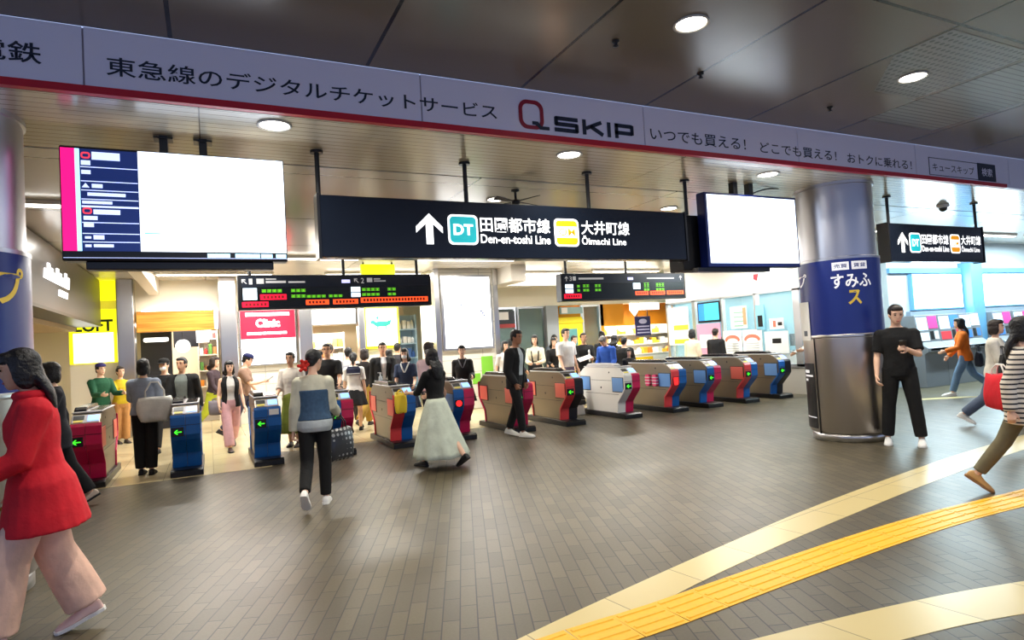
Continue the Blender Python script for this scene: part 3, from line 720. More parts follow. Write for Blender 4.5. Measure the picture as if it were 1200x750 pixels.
t = thing('shop_sign', 'bright yellow shop sign with dark lettering behind the dark fascia', 'shop sign', (-2.15, 15.95, 0))
MB().box(-2.64, -1.76, 15.9, 16.05, 1.62, 2.78).build('sign_box', loft_y, t, bevel=0.01, world=True)
MB().box(-2.56, -1.84, 15.88, 15.9, 1.64, 2.27).build('white_panel', glow('sign_lit_white', 255, 255, 246, 1.6), t, world=True)
MB().box(-2.3, -1.74, 15.9, 16.1, 2.98, 3.39).build('upper_box', loft_y, t, bevel=0.01, world=True)
lettering('LOFT', on_y(-2.54, -1.84, 2.30, 2.56, 15.89), cm('loft_ink', 40, 70, 40), t, 0.03)
MB().box(-2.64, -1.76, 15.93, 16.05, 0, 1.62).build('lower_wall', wall_cream, t, world=True)
t = thing('hanging_sign', 'small yellow-green hanging sign behind the dark direction sign', 'sign', (3.27, 13.0, 3.12))
MB().box(2.91, 3.63, 12.96, 13.04, 3.12, 3.36).build('panel', glow('sign_lime', 214, 230, 20, 0.9), t, bevel=0.01, world=True)
MB().box(2.95, 2.98, 12.98, 13.02, 3.36, 3.4).box(3.56, 3.59, 12.98, 13.02, 3.36, 3.4).build('bracket', black, t, world=True)

t = thing('clinic_sign', 'lit red and white clinic sign on the tiled wall between two pillars', 'sign', (1.3, 15.95, 1.34))
MB().box(0.66, 1.93, 15.88, 16.0, 1.34, 2.70).build('sign_box', steel, t, bevel=0.01, world=True)
MB().box(0.69, 1.90, 15.87, 15.9, 1.38, 1.98).build('white_panel', glow('lightbox_white', 255, 255, 255, 2.0), t, world=True)
MB().box(0.69, 1.90, 15.87, 15.9, 1.985, 2.66).build('red_panel', glow('lightbox_red', 232, 24, 58, 1.0), t, world=True)
lettering('Clinic', on_y(1.02, 1.56, 2.25, 2.45, 15.865), white_glow, t, 0.05)
l_ = MB()
l_.box(.80, 1.78, 15.862, 15.87, 2.52, 2.60)
x = .82
for w in (.1, .09, .11, .08, .12, .09, .1, .09): l_.box(x, x + w, 15.862, 15.87, 2.08, 2.14); x += w + .015
l_.build('small_print', white_glow, t, world=True)

t = thing('animal_poster', 'lit yellow-edged poster with green animal shapes', 'poster', (4.0, 15.95, 1.62))
MB().box(3.58, 4.48, 15.88, 16.0, 1.6, 2.68).build('frame', loft_y, t, bevel=0.008, world=True)
MB().box(3.63, 4.43, 15.87, 15.89, 1.66, 2.62).build('white_panel', glow('poster_white', 250, 255, 240, 1.5), t, world=True)
gr = glow('poster_green', 40, 190, 130, 0.7)
a_ = MB()
a_.ell((4.02, 15.868, 2.22), (.2, .006, .075)); a_.ell((3.8, 15.868, 2.27), (.07, .006, .05)); a_.ell((3.92, 15.868, 2.38), (.035, .006, .04)); a_.prism([(4.1, 2.26), (4.28, 2.33), (4.25, 2.2), (4.1, 2.15)], 'y', 15.864, 15.87)
a_.box(3.9, 3.93, 15.864, 15.87, 2.08, 2.2); a_.box(4.12, 4.15, 15.864, 15.87, 2.08, 2.2)
a_.build('animal_print', gr, t, world=True)

t = thing('poster_lightbox', 'large white lit poster box on the broad tiled pillar', 'poster', (5.6, 13.95, 1.45))
MB().box(4.97, 6.29, 13.9, 14.0, 1.43, 3.24).build('frame', steel, t, bevel=0.01, world=True)
MB().box(5.03, 6.23, 13.89, 13.91, 1.49, 3.18).build('lit_panel', glow('lightbox_cool', 250, 252, 255, 2.0), t, world=True)
l_ = MB()
for x, z, w in ((5.95, 2.32, .05), (5.99, 2.27, .05), (6.02, 2.21, .04), (5.45, 2.47, .04)): l_.prism([(x, z), (x + w, z + .02), (x + w, z + .07), (x, z + .05)], 'y', 13.886, 13.892)
l_.build('print', cm('print_blue', 60, 70, 130), t, world=True)
l_ = MB().box(5.95, 6.25, 13.985, 14.0, .62, 1.25); l_.box(5.7, 5.9, 13.985, 14.0, .6, .85)
o = l_.build('green_notice', cm('notice_green', 130, 205, 60), t, world=True)
t = thing('poster_lightbox', 'white lit shop fascia between the clinic sign and animal poster', 'shop sign', (2.84, 15.95, 2.24))
MB().box(2.28, 3.39, 15.88, 16.0, 2.24, 2.66).build('frame', steel, t, bevel=0.01, world=True)
MB().box(2.31, 3.36, 15.87, 15.89, 2.27, 2.63).build('lit_panel', glow('lightbox_white', 255, 255, 255, 2.0), t, world=True)

# shop with orange wood fascia
t = thing('wood_fascia', 'orange wooden fascia over the shop behind the leftmost gates', 'shop sign', (-0.65, 15.95, 2.24))
MB().box(-1.40, 0.18, 15.85, 16.0, 2.24, 2.70).build('board', wood_mat('orange_wood', (206, 130, 40), (244, 178, 74)), t, bevel=0.01, world=True)
MB().box(0.14, 0.22, 15.83, 16.0, 2.26, 2.72).build('edge_light', glow('edge_violet', 214, 214, 255, 1.4), t, world=True)
MB().box(-1.3, 0.1, 15.86, 15.9, 2.70, 2.73).build('light_strip', strip_glow, t, world=True)

goods_cols = [cm('goods_%d' % i, *c) for i, c in enumerate([(220, 60, 60), (240, 200, 60), (240, 240, 230), (90, 140, 60), (236, 130, 150), (70, 110, 180), (190, 120, 70), (250, 250, 250), (150, 60, 110), (240, 150, 50)])]
def shelf_unit(x0, x1, y, z1, levels, label, m, depth=0.4):
    t = thing('display_shelf', label, 'shelf', ((x0 + x1) / 2, y, 0))
    MB().box(x0, x1, y + depth - .03, y + depth, 0, z1).build('back_panel', m, t, world=True)
    for a in (x0, x1 - .03): MB().box(a, a + .03, y, y + depth - .03, 0, z1).build('side_panel', m, t, world=True)
    for z in levels: MB().box(x0 + .03, x1 - .03, y, y + depth - .03, z - .03, z).build('shelf', m, t, world=True)
    return t
def goods(x0, x1, y, z, n, lab, grp, cols, hmin=.12, hmax=.26, cat='product box'):
    w = (x1 - x0) / n
    for k in range(n):
        h = hmin + (hmax - hmin) * random.random(); m = cols[(k * 3 + int(z * 10)) % len(cols)]
        mb = MB(); a, b = x0 + w * k + .012, x0 + w * (k + 1) - .012
        if k % 3 == 1: mb.loft([[((a + b) / 2 + (b - a) / 2 * r * cos(q), y + .12 + (b - a) / 2 * r * sin(q), z + hh) for q in [2 * pi * j / 14 for j in range(14)]] for r, hh in ((.9, 0), (1, .02), (1, h * .7), (.5, h * .85), (.45, h))]); nm = 'product_bottle'
        else: mb.box(a, b, y + .03, y + .22, z, z + h); nm = 'product_box'
        o = mb.build(nm, m, bevel=0.006); tag(o, lab, cat, grp)
dark_shop = cm('shop_dark', 32, 32, 40, 0.5)
struct(MB().box(-1.42, 0.24, 18.6, 18.8, 0, 3.2).build('wall_shop', cm('shop_back_warm', 226, 206, 178, 0.6)))
t = thing('menu_board', 'dark shop board with a white name bar under the orange fascia', 'shop sign', (-1.0, 16.9, 1.5))
MB().box(-1.42, -0.78, 16.85, 16.95, 1.3, 2.36).build('board', dark_shop, t, bevel=0.01, world=True)
MB().prism(rrect(-1.36, -0.84, 2.05, 2.15, .045), 'y', 16.84, 16.85).build('name_bar', white_glow, t, world=True)
MB().box(-1.42, -0.78, 16.86, 16.95, 0, 1.3).build('stand', dark_shop, t, world=True)
t = thing('menu_board', 'dark shop screen with a white panel right of the globe lamp', 'shop sign', (-0.4, 17.3, 1.6))
MB().box(-0.76, -0.22, 17.25, 17.32, 1.9, 2.42).build('board', dark_shop, t, world=True)
MB().box(-0.26, 0.02, 17.2, 17.26, 2.0, 2.34).build('white_panel', white_glow, t, world=True)
MB().box(-0.5, -0.44, 17.26, 17.3, 2.42, 3.4).build('hanger', black, t, world=True)
t = thing('globe_lamp', 'round white globe lamp hanging in the shop under the orange fascia', 'lamp', (-0.55, 16.9, 3.4))
MB().ell((0, 0, -1.48), (.16, .16, .16)).build('globe', white_glow, t, smooth=True)
MB().cyl(0, 0, -1.34, 0.0, .008, 8).build('cord', black, t)
shelf_unit(-0.25, 0.22, 17.6, 2.3, (.5, .9, 1.3, 1.7, 2.1), 'crowded goods shelf beside the pillar under the orange fascia', cm('shelf_pale', 230, 220, 205))
for z in (.9, 1.3, 1.7, 2.1): goods(-0.22, 0.19, 17.6, z, 4, 'colourful package on the shelf under the orange fascia', 'packages on the orange-fascia shop shelf', goods_cols)
shelf_unit(2.3, 3.36, 17.4, 2.1, (.5, .9, 1.3, 1.7), 'warm lit goods shelf under the white lit fascia', cm('shelf_pale', 230, 220, 205))
for z in (.9, 1.3, 1.7): goods(2.34, 3.32, 17.4, z, 7, 'small package on the shelf under the white lit fascia', 'packages under the white fascia', [goods_cols[i] for i in (1, 2, 6, 7, 9)])
struct(MB().box(0.62, 5.4, 18.6, 18.8, 0, 3.2).build('wall_shop', cm('shop_back_warm', 226, 206, 178, 0.6)))
shelf_unit(4.62, 5.3, 17.0, 2.5, (.5, .9, 1.3, 1.7, 2.1), 'pale blue shelf of goods right of the animal poster', cm('shelf_blue', 176, 206, 226))
for z in (1.3, 1.7, 2.1): goods(4.66, 5.26, 17.0, z, 5, 'blue or white package on the pale blue shelf', 'packages on the pale blue shelf', [goods_cols[i] for i in (2, 5, 7)])

# glass shop with yellow unit
shop_gl = glass_mat('shop_glass', (0.10, 0.16, 0.15), 0.45)
def shopfront(x0, x1, lab, m, frame):
    t = thing('shop_window', lab, 'shop window', ((x0 + x1) / 2, 16.05, 0))
    fb = MB(); fb.box(x0, x0 + .05, 16.0, 16.1, 0, 2.56); fb.box(x1 - .05, x1, 16.0, 16.1, 0, 2.56); fb.box(x0 + .05, x1 - .05, 16.0, 16.1, 2.5, 2.56); fb.box(x0 + .05, x1 - .05, 16.0, 16.1, 0, .08)
    fb.build('frame', frame, t, world=True)
    MB().box(x0 + .05, x1 - .05, 16.04, 16.055, .08, 2.5).build('pane', m, t, world=True)
    return t
shopfront(7.3, 7.95, 'grey shop window with notices beside the broad white pillar', shop_gl, alum)
shopfront(8.0, 8.9, 'dark green tinted shop window left of the yellow unit', shop_gl, dark_steel)
shopfront(10.2, 10.85, 'grey glass shop window left of the orange shop', shop_gl, alum)
struct(MB().box(8.9, 9.3, 15.9, 16.2, 0, 2.56).build('pillar', cm('pillar_grey', 150, 156, 160, 0.5)), 'plain grey pillar between green window and yellow unit')
struct(MB().box(6.9, 14.3, 19.2, 19.4, 0, 3.3).build('wall_shop', cm('shop_back_cool', 170, 186, 176, 0.6)))
t = thing('shop_notice', 'white and black notice panel at the top of the grey shop window', 'notice', (7.55, 15.98, 2.1))
MB().box(7.32, 7.9, 15.97, 16.0, 2.08, 2.45).build('panel', black, t, world=True)
MB().box(7.36, 7.7, 15.96, 15.972, 2.2, 2.42).build('print', white_paint, t, world=True)
MB().box(7.36, 7.46, 15.96, 15.972, 1.98, 2.07).box(7.32, 7.9, 15.965, 16, 1.97, 2.08).build('red_print', cm('notice_red', 170, 60, 60), t, world=True)
t = thing('photo_booth', 'bright yellow unit with a small window between grey shop fronts', 'booth', (9.75, 16.2, 0))
yb = cm('booth_yellow', 244, 226, 26, 0.4)
MB().box(9.32, 10.16, 15.95, 16.4, 0, 2.2).build('body', yb, t, bevel=0.015, world=True)
MB().box(9.3, 10.18, 15.92, 16.42, 2.02, 2.12).build('ledge', yb, t, bevel=0.01, world=True)
MB().box(9.45, 9.95, 15.94, 15.95, 1.35, 1.85).build('window', cm('booth_window', 90, 150, 150, 0.2), t, world=True)
MB().box(9.4, 10.16, 15.9, 16.0, 2.3, 2.5).build('header_panel', cm('booth_header', 150, 180, 180, 0.3), t, world=True)
MB().box(9.42, 9.62, 15.89, 15.9, 2.32, 2.48).build('header_print', white_paint, t, world=True)
# orange shop
org = cm('shop_orange', 228, 150, 20, 0.5)
struct(MB().box(10.85, 18.0, 18.4, 18.6, 0, 3.2).build('wall_shop', org))
struct(MB().box(10.85, 11.75, 16.05, 16.25, 1.9, 2.56).build('wall_orange', org))
struct(MB().box(10.85, 11.0, 16.05, 18.4, 0, 2.56).build('wall_orange', org))
t = thing('service_counter', 'yellow and white counter at the front of the orange shop', 'counter', (12.4, 16.2, 0))
MB().box(11.4, 13.9, 16.0, 16.5, 0, .92).build('body', white_paint, t, bevel=0.01, world=True)
MB().box(11.38, 13.92, 15.97, 16.52, .92, .96).build('top', white_paint, t, bevel=0.008, world=True)
MB().box(12.0, 12.75, 15.98, 16.0, .25, .85).build('yellow_panel', cm('counter_yellow', 250, 206, 10), t, world=True)
MB().box(11.45, 13.8, 15.985, 16.0, .58, .68).build('stripe', cm('counter_stripe', 240, 220, 90), t, world=True)
goods(11.5, 13.8, 16.05, .96, 12, 'yellow or white packet on the orange shop counter', 'packets on the orange shop counter', [goods_cols[i] for i in (1, 2, 7, 9)], .08, .2)
shelf_unit(11.6, 15.0, 17.3, 1.9, (.9, 1.25, 1.6), 'white lit shelf behind the orange shop counter', white_paint)
for z in (1.25, 1.6): goods(11.65, 14.95, 17.3, z, 18, 'yellow or white packet on the shelf of the orange shop', 'packets on the orange shop shelf', [goods_cols[i] for i in (1, 2, 7, 1)], .1, .24)
t = thing('menu_board', 'dark purple menu board hanging in the orange shop', 'menu board', (12.5, 16.1, 2.2))
MB().box(12.2, 12.8, 16.06, 16.1, 1.52, 2.14).build('board', cm('menu_purple', 56, 50, 96, 0.4), t, bevel=0.008, world=True)
l_ = MB()
for z in (1.6, 1.7, 1.8): l_.box(12.26, 12.74, 16.05, 16.06, z, z + .035)
l_.ell((12.5, 16.06, 1.98), (.16, .006, .08)); l_.build('print', cm('menu_print', 200, 190, 220), t, world=True)
MB().box(12.28, 12.3, 16.07, 16.09, 2.14, 2.56).box(12.7, 12.72, 16.07, 16.09, 2.14, 2.56).build('hanger', black, t, world=True)
t = thing('shield_sign', 'white shield-shaped sign hanging at the top of the orange shop', 'sign', (12.1, 16.0, 2.56))
MB().prism([(11.95, 2.56), (12.28, 2.56), (12.28, 2.35), (12.12, 2.16), (11.95, 2.35)], 'y', 15.94, 15.99).build('panel', white_glow, t, world=True)
t = thing('shop_sign', 'white lit name panel right of the shield sign in the orange shop', 'shop sign', (12.7, 16.0, 2.4))
MB().box(12.34, 13.1, 15.94, 16.0, 2.34, 2.56).build('panel', white_glow, t, bevel=0.008, world=True)

# ---- posters and screen on the office glass (glass faces the gates, toward -X)
XG = 11.975
def office_panel(name, lab, cat, y0, y1, z0, z1, m, parts=(), grp=None):
    t = thing(name, lab, cat, (XG, (y0 + y1) / 2, (z0 + z1) / 2), 0, grp)
    MB().box(XG - .012, XG + .007, y0, y1, z0, z1).build('sheet', m, t, world=True)
    for nm, a, b, c, d, pm in parts: MB().box(XG - .018, XG - .011, a, b, c, d).build(nm, pm, t, world=True)
    return t
paper = cm('paper_white', 240, 244, 242); pred = cm('poster_coral', 240, 120, 96); ppink = cm('poster_pink', 240, 150, 178); pyel = cm('poster_yellow', 250, 232, 60); pteal = glow('screen_teal', 60, 178, 200, 0.9); pblue = glow('screen_blue', 40, 120, 200, 0.9)
office_panel('office_screen', 'blue and teal screen high on the office window', 'screen', 12.16, 12.98, 1.77, 2.32, black, [('blue_area', 12.72, 12.94, 1.83, 2.28, pblue), ('teal_area', 12.2, 12.72, 1.83, 2.28, pteal)])
office_panel('poster', 'pink poster under the blue screen on the office window', 'poster', 12.2, 13.05, .93, 1.74, ppink, [('yellow_spot', 12.28, 12.42, 1.12, 1.28, pyel), ('white_area', 12.5, 12.95, 1.1, 1.45, paper)])
for y0, y1, lab in ((11.5, 12.1, 'white poster with coral arch nearer the pink poster on office window'), (10.86, 11.46, 'white poster with coral arch nearer the column on office window')):
    t = office_panel('poster', lab, 'poster', y0, y1, .93, 1.52, paper, grp='coral arch posters')
    a_ = MB(); yc = (y0 + y1) / 2
    po = [(yc + .25 * cos(R(k)), 1.27 + .14 * sin(R(k))) for k in range(0, 181, 15)] + [(yc + .19 * cos(R(k)), 1.24 + .09 * sin(R(k))) for k in range(180, -1, -15)]
    a_.prism(po, 'x', XG - .019, XG - .011).build('arch_print', pred, t, world=True)
    l_ = MB()
    for z in (1.0, 1.06, 1.12, 1.18): l_.box(XG - .018, XG - .011, y0 + .1, y1 - .1, z, z + .015)
    l_.build('text_line', cm('line_grey', 170, 175, 175), t, world=True)
office_panel('poster', 'white and yellow notice at the far end of the office window', 'poster', 13.36, 14.21, 1.2, 2.26, paper, [('yellow_band', 13.38, 13.98, 1.62, 1.76, pyel), ('yellow_band', 13.38, 13.98, 1.24, 1.36, pyel), ('photo', 13.5, 13.85, 1.9, 2.1, cm('photo_pink', 230, 190, 190))])
office_panel('poster', 'pale green notice with small print right of the blue screen', 'poster', 11.28, 11.82, 1.56, 2.12, cm('paper_green', 214, 240, 228), [('text_line', 11.4, 11.7, 1.95 - .11 * k, 1.98 - .11 * k, cm('line_green', 140, 180, 160)) for k in range(4)] + [('figure', 11.3, 11.4, 1.65, 2.08, cm('fig', 180, 150, 110))])
office_panel('poster', 'blue tinted notice with dark figure on the office window', 'poster', 10.74, 11.0, 1.5, 2.1, cm('paper_blue', 130, 196, 220), [('figure', 10.8, 10.94, 1.58, 1.85, black)])
office_panel('notice', 'white sheet with dark photo low on the office window near column', 'notice', 10.1, 10.78, .93, 1.45, paper, [('dark_photo', 10.3, 10.55, 1.17, 1.28, black)])
office_panel('notice', 'small white sheets with red and dark prints above the dark photo', 'notice', 10.2, 10.6, 1.5, 1.75, paper, [('dark_print', 10.24, 10.36, 1.58, 1.66, black), ('red_print', 10.42, 10.5, 1.55, 1.7, pred)])
t = thing('office_counter', 'white counter with monitors inside the glazed office', 'counter', (13.0, 12, 0))
MB().box(12.7, 13.3, 10.2, 13.8, 0, .9).build('body', white_paint, t, world=True)
MB().box(12.66, 13.34, 10.15, 13.85, .9, .94).build('top', alum, t, world=True)
for y in (10.7, 12.3, 13.2):
    t = thing('monitor', 'dark monitor on the counter inside the office', 'monitor', (13.0, y, .94), 0, 'office monitors')
    MB().box(-.02, .02, -.22, .22, .12, .42).build('screen', black, t, bevel=0.006); MB().box(-.03, .03, -.03, .03, .0, .14).box(-.09, .09, -.1, .1, 0, .015).build('stand', black, t)
for y0, y1, lab in ((11.9, 12.6, 'long ceiling lamp inside the office above the blue screen'), (10.1, 10.7, 'long ceiling lamp inside the office nearest the column')):
    t = thing('office_lamp', lab, 'lamp', (13.0, (y0 + y1) / 2, 2.5))
    MB().box(12.4, 13.6, y0, y1, 2.46, 2.52).build('diffuser', strip_glow, t, world=True); MB().box(12.9, 12.94, (y0 + y1) / 2, (y0 + y1) / 2 + .03, 2.52, 3.4).build('hanger', alum, t, world=True)
struct(MB().box(12.25, 14.9, 9.95, 14.2, 3.34, 3.4).build('ceiling_office', white_paint))
t = thing('alarm_sign', 'tiny red sign high on the white office wall', 'sign', (11.99, 10.93, 2.8))
MB().prism([(10.86, 2.86), (11.0, 2.86), (11.0, 2.74), (10.9, 2.70)], 'x', 11.975, 12.0).build('plate', cm('alarm_red', 220, 40, 50), t, world=True)

# ---- ticket hall: fare map boxes and ticket machines
hall_blue = cm('hall_blue', 96, 150, 190, 0.35)
struct(MB().box(14.0, 26, 8.93, 9.0, 2.62, 2.74).build('trim_4', hall_blue)); struct(MB().box(14.6, 26, 8.9, 9.0, 1.62, 1.72).build('trim_5', cm('hall_ledge', 120, 132, 146)))
labs = ['lit white fare map panel nearest the thick column', 'lit white fare map panel at the right edge of the photo', 'lit white fare map panel beyond the right edge']
for (x0, x1), lab in zip(((14.75, 16.75), (17.4, 19.7), (20.2, 22.2)), labs):
    t = thing('fare_map_panel', lab, 'fare map', ((x0 + x1) / 2, 8.95, 1.75), 0, 'fare map panels')
    MB().box(x0, x1, 8.9, 9.0, 1.74, 2.60).build('frame', hall_blue, t, bevel=0.01, world=True)
    MB().box(x0 + .04, x1 - .04, 8.89, 8.91, 1.78, 2.57).build('lit_map', glow('fare_map_white', 236, 250, 255, 5.0), t, world=True)
struct(MB().box(16.8, 17.3, 8.7, 9.0, 0, 3.4).build('pillar', hall_blue, bevel=0.02), 'blue pillar between two fare map panels')
mach_grey = cm('machine_grey', 112, 116, 122, 0.35)
mach_cols = [(cm('machine_pink', 226, 60, 140), cm('machine_white', 236, 236, 240)), (cm('machine_blue', 60, 120, 190), cm('machine_red', 214, 50, 60)), (cm('machine_white', 236, 236, 240), cm('machine_blue', 60, 120, 190)), (cm('machine_pink', 226, 60, 140), cm('machine_blue', 60, 120, 190))]
for k in range(6):
    x = (14.25, 15.1, 15.94, 17.36, 18.3, 19.24)[k]
    t = thing('ticket_machine', ['pink-faced ticket machine nearest the column', 'blue and red faced ticket machine second from the column', 'white-faced ticket machine left of the blue pillar', 'pink and blue ticket machine at the blue pillar', 'pink and white ticket machine by the right edge', 'last ticket machine at the right edge of the hall'][k], 'ticket machine', (x + .42, 8.75, 0), 0, 'ticket machines')
    MB().prism([(8.45, 0), (8.92, 0), (8.92, 1.62), (8.62, 1.62), (8.55, 1.0), (8.36, .88), (8.36, .80), (8.45, .74)], 'x', x, x + .84).build('cabinet', mach_grey, t, bevel=0.01, world=True)
    A, B = mach_cols[k % 4]
    def face(x0, x1, s0, s1, name, m, d=.006):
        f = lambda s: (8.55 + .07 * s, 1.0 + .62 * s)
        (ya, za), (yb_, zb) = f(s0), f(s1)
        MB().prism([(ya - d, za), (yb_ - d, zb), (yb_ + .004, zb), (ya + .004, za)], 'x', x0, x1).build(name, m, t, world=True)
    face(x + .04, x + .42, .45, .92, 'screen', glow('machine_screen', 196, 224, 255, 0.9))
    face(x + .46, x + .80, .5, .95, 'poster_panel', A); face(x + .04, x + .42, .06, .36, 'button_panel', B); face(x + .48, x + .60, .1, .4, 'coin_slot', black); face(x + .64, x + .78, .1, .4, 'card_slot', B)
    MB().box(x + .1, x + .8, 8.36, 8.40, .82, .87).build('tray', alum, t, world=True)

# ================================================================== TICKET GATES
taupe = mat('gate_taupe', s2l(140, 128, 110), 0.32, 0.55); gate_white = cm('gate_white', 238, 236, 230, 0.35)
gm = {'M': cm('gate_magenta', 206, 24, 84, 0.3), 'B': cm('gate_blue', 18, 92, 168, 0.3), 'R': cm('gate_coral_red', 226, 66, 70, 0.35), 'K': cm('gate_dark', 30, 30, 38, 0.3), 'W': gate_white}
side_red = cm('side_coral', 240, 112, 96, 0.4); side_blue = cm('side_light_blue', 110, 160, 222, 0.4)
arrow_green = glow('arrow_green', 60, 235, 40, 1.6); circle_red = glow('circle_red', 255, 30, 30, 1.8); reader_blue = glow('reader_blue', 110, 160, 255, 2.2); slot_yellow = cm('slot_yellow', 236, 220, 90, 0.4)
gate_top = cm('gate_top_dark', 24, 24, 28, 0.15); gate_pale = cm('gate_top_pale', 206, 204, 206, 0.25)
flap_pink = cm('flap_pink', 232, 66, 120, 0.5)
LEN = 1.58
def mirror_y(p): return [(LEN - y, z) for y, z in p][::-1]
front_prof = [(.27, .09), (.245, .30), (.05, .50), (.0, .57), (.0, .80), (.03, .84), (.16, .93), (.24, .96)]
def gate(x0, label, cl, cr, side='R', disp='arrow', w=0.36, body=None, notice=False, reader=True, flaps=()):
    body = body or taupe
    t = thing('ticket_gate', label, 'ticket gate', (x0 + w / 2, 9.57, 0), 0, 'automatic ticket gates')
    h = w / 2
    pf = front_prof + mirror_y(front_prof)
    MB().prism(pf, 'x', -h + .02, h - .02).build('body', body, t, bevel=0.012)
    MB().prism([(0, 0), (LEN, 0), (LEN - .0, .07), (LEN - .04, .095), (.04, .095), (0, .07)], 'x', -h - .02, h + .02).build('plinth', black, t, bevel=0.006)
    # coloured end faces, one half for each lane
    def end(sgn, col, a, b, nm):
        pr = [(.285, .095), (.262, .308), (.066, .508), (.014, .574), (.014, .80), (.04, .835), (.012, .835), (-.012, .80), (-.012, .565), (.036, .492), (.232, .292), (.255, .095)]
        if sgn < 0: pr = [(LEN - y, z) for y, z in pr]
        MB().prism(pr, 'x', a, b).build(nm, gm[col], t, bevel=0.004)
    end(1, cl, -h, -.002, 'end_panel'); end(1, cr, .002, h, 'end_panel')
    end(-1, cl, -h, -.002, 'end_panel'); end(-1, cr, .002, h, 'end_panel')
    MB().box(-h - .002, h + .002, -.016, -.004, .69, .696).build('seam', black, t)
    # lane display on the left half
    MB().box(-h + .012, -.022, -.022, -.008, .55, .67).build('display', black, t, bevel=0.004)
    xc = -h / 2 - .006
    if disp == 'arrow':
        ang = 90
        MB().prism(arrow_poly(xc, .608, .05, ang), 'y', -.027, -.021).build('lane_arrow', arrow_green, t)
    elif disp == 'stop':
        MB().prism([(xc + .048 * cos(R(k)), .61 + .048 * sin(R(k))) for k in range(0, 360, 15)], 'y', -.027, -.021).build('stop_mark', circle_red, t)
    elif disp == 'lit':
        MB().prism(rrect(xc - .05, xc + .05, .54, .68, .02), 'y', -.027, -.021).build('stop_mark', circle_red, t)
    # side panels near each end, both flanks
    sm = side_red if side == 'R' else side_blue
    for sgn in (-1, 1):
        xa = sgn * (h - .02); xb = sgn * (h - .008)
        for y0 in (.06, LEN - .40):
            p = [(y0, .50), (y0 + .34, .50), (y0 + .34, .76), (y0, .76)]
            MB().prism([(y0 - .012, .488), (y0 + .352, .488), (y0 + .352, .772), (y0 - .012, .772)], 'x', xa, xa + sgn * .006).build('side_frame', black, t)
            MB().prism(p, 'x', xa, xb).build('side_panel', sm, t, bevel=0.004)
        sc = MB().box(xa, xa + sgn * .003, .44, LEN - .44, .70, .706).box(xa, xa + sgn * .003, .22, LEN - .22, .44, .446)
        sc.ell((xa, .8, .56), (.004, .022, .022)); sc.ell((xa, .5, .86), (.004, .018, .018)); sc.build('side_trim', black, t)
        # flap door
        for yf in ((.44, .66) if sgn in flaps else ()):
            f = MB().prism(rrect(yf - .03, yf + .10, .50, .74, .05), 'x', sgn * (h - .01), sgn * (h + .055)); fo = f.build('flap', flap_pink, t, bevel=0.008)
            q = MB()
            for z in (.56, .62, .68): q.prism([(yf - .034, z - .008), (yf + .104, z - .008), (yf + .104, z + .008), (yf - .034, z + .008)], 'x', sgn * (h - .005), sgn * (h + .058))
            q.build('flap_stripe', white_paint, fo)
    # top: pale deck, dark glass strip, rail with rounded ends
    MB().box(-h + .01, h - .01, .20, LEN - .20, .955, .975).build('top_deck', gate_pale, t, bevel=0.008)
    MB().box(.01, h - .03, .34, LEN - .34, .974, .984).build('top_glass', gate_top, t, bevel=0.004)
    MB().loft([[(x, y, z) for x, z in rrect(-h + .02, -.02, .97, zt, .018)] for y, zt in ((.30, 1.0), (.36, 1.03), (LEN / 2, 1.035), (LEN - .36, 1.03), (LEN - .30, 1.0))]).build('top_rail', gate_top if body is taupe else gate_pale, t, bevel=0.0)
    # sloped reader end
    def slope(xa, xb, s0, s1, nm, m, d=.008):
        A, B = Vector((.035, .84)), Vector((.165, .93)); n = Vector((-(B - A).y, (B - A).x)).normalized()
        p0, p1 = A.lerp(B, s0), A.lerp(B, s1)
        MB().prism([tuple(p0), tuple(p1), tuple(p1 + n * d), tuple(p0 + n * d)], 'x', xa, xb).build(nm, m, t)
    slope(-h + .03, h - .03, 0.02, .98, 'reader_deck', gate_pale if body is taupe else gate_white, .006)
    if reader: 
        pts = rrect(.015, h - .035, 0, 1, .03)
        slope(.02, h - .04, .2, .85, 'card_reader', reader_blue, .012)
    slope(-h + .05, -.03, .08, .3, 'ticket_slot', slot_yellow, .012); slope(-h + .04, -.02, .4, .9, 'info_screen', black, .011)
    if notice: MB().box(.02, h - .03, -.02, -.008, .72, .80).build('notice', white_paint, t)
    return t
gate(-1.63, 'magenta-ended ticket gate at the left end of the row, behind the red jacket', 'M', 'M', 'R')
gate(-0.50, 'blue-ended ticket gate with green arrow just right of the woman with white tote', 'B', 'B', 'B')
gate(0.54, 'blue-ended ticket gate with a white notice just left of the denim vest woman', 'B', 'B', 'B', notice=True)
gate(1.57, 'blue and magenta ended gate half hidden behind the denim vest woman', 'B', 'M', 'R')
gate(2.54, 'pale taupe gate with coral side panels just left of the long pale skirt', 'R', 'B', 'R')
gate(3.54, 'blue and magenta gate showing a red stop circle right of the pale skirt', 'B', 'M', 'B', 'stop')
gate(4.64, 'magenta-ended gate behind the man in the dark jacket', 'M', 'M', 'R')
gate(5.66, 'taupe gate with coral side panels immediately left of the white gate', 'R', 'K', 'R')
gate(6.92, 'the only white ticket gate, with pale blue side panels', 'W', 'M', 'B', body=gate_white, flaps=(1,))
gate(8.05, 'dark taupe gate with bright red lit end immediately right of the white gate', 'R', 'B', 'B', 'lit', flaps=(-1,))
gate(8.96, 'taupe gate with blue side panel and magenta right half, third from right end', 'B', 'M', 'B')
gate(9.98, 'taupe gate with coral side panel, second from the right end of the row', 'R', 'B', 'R')
gate(10.98, 'rightmost taupe gate with blue side panel, nearest the office window', 'B', 'K', 'B')

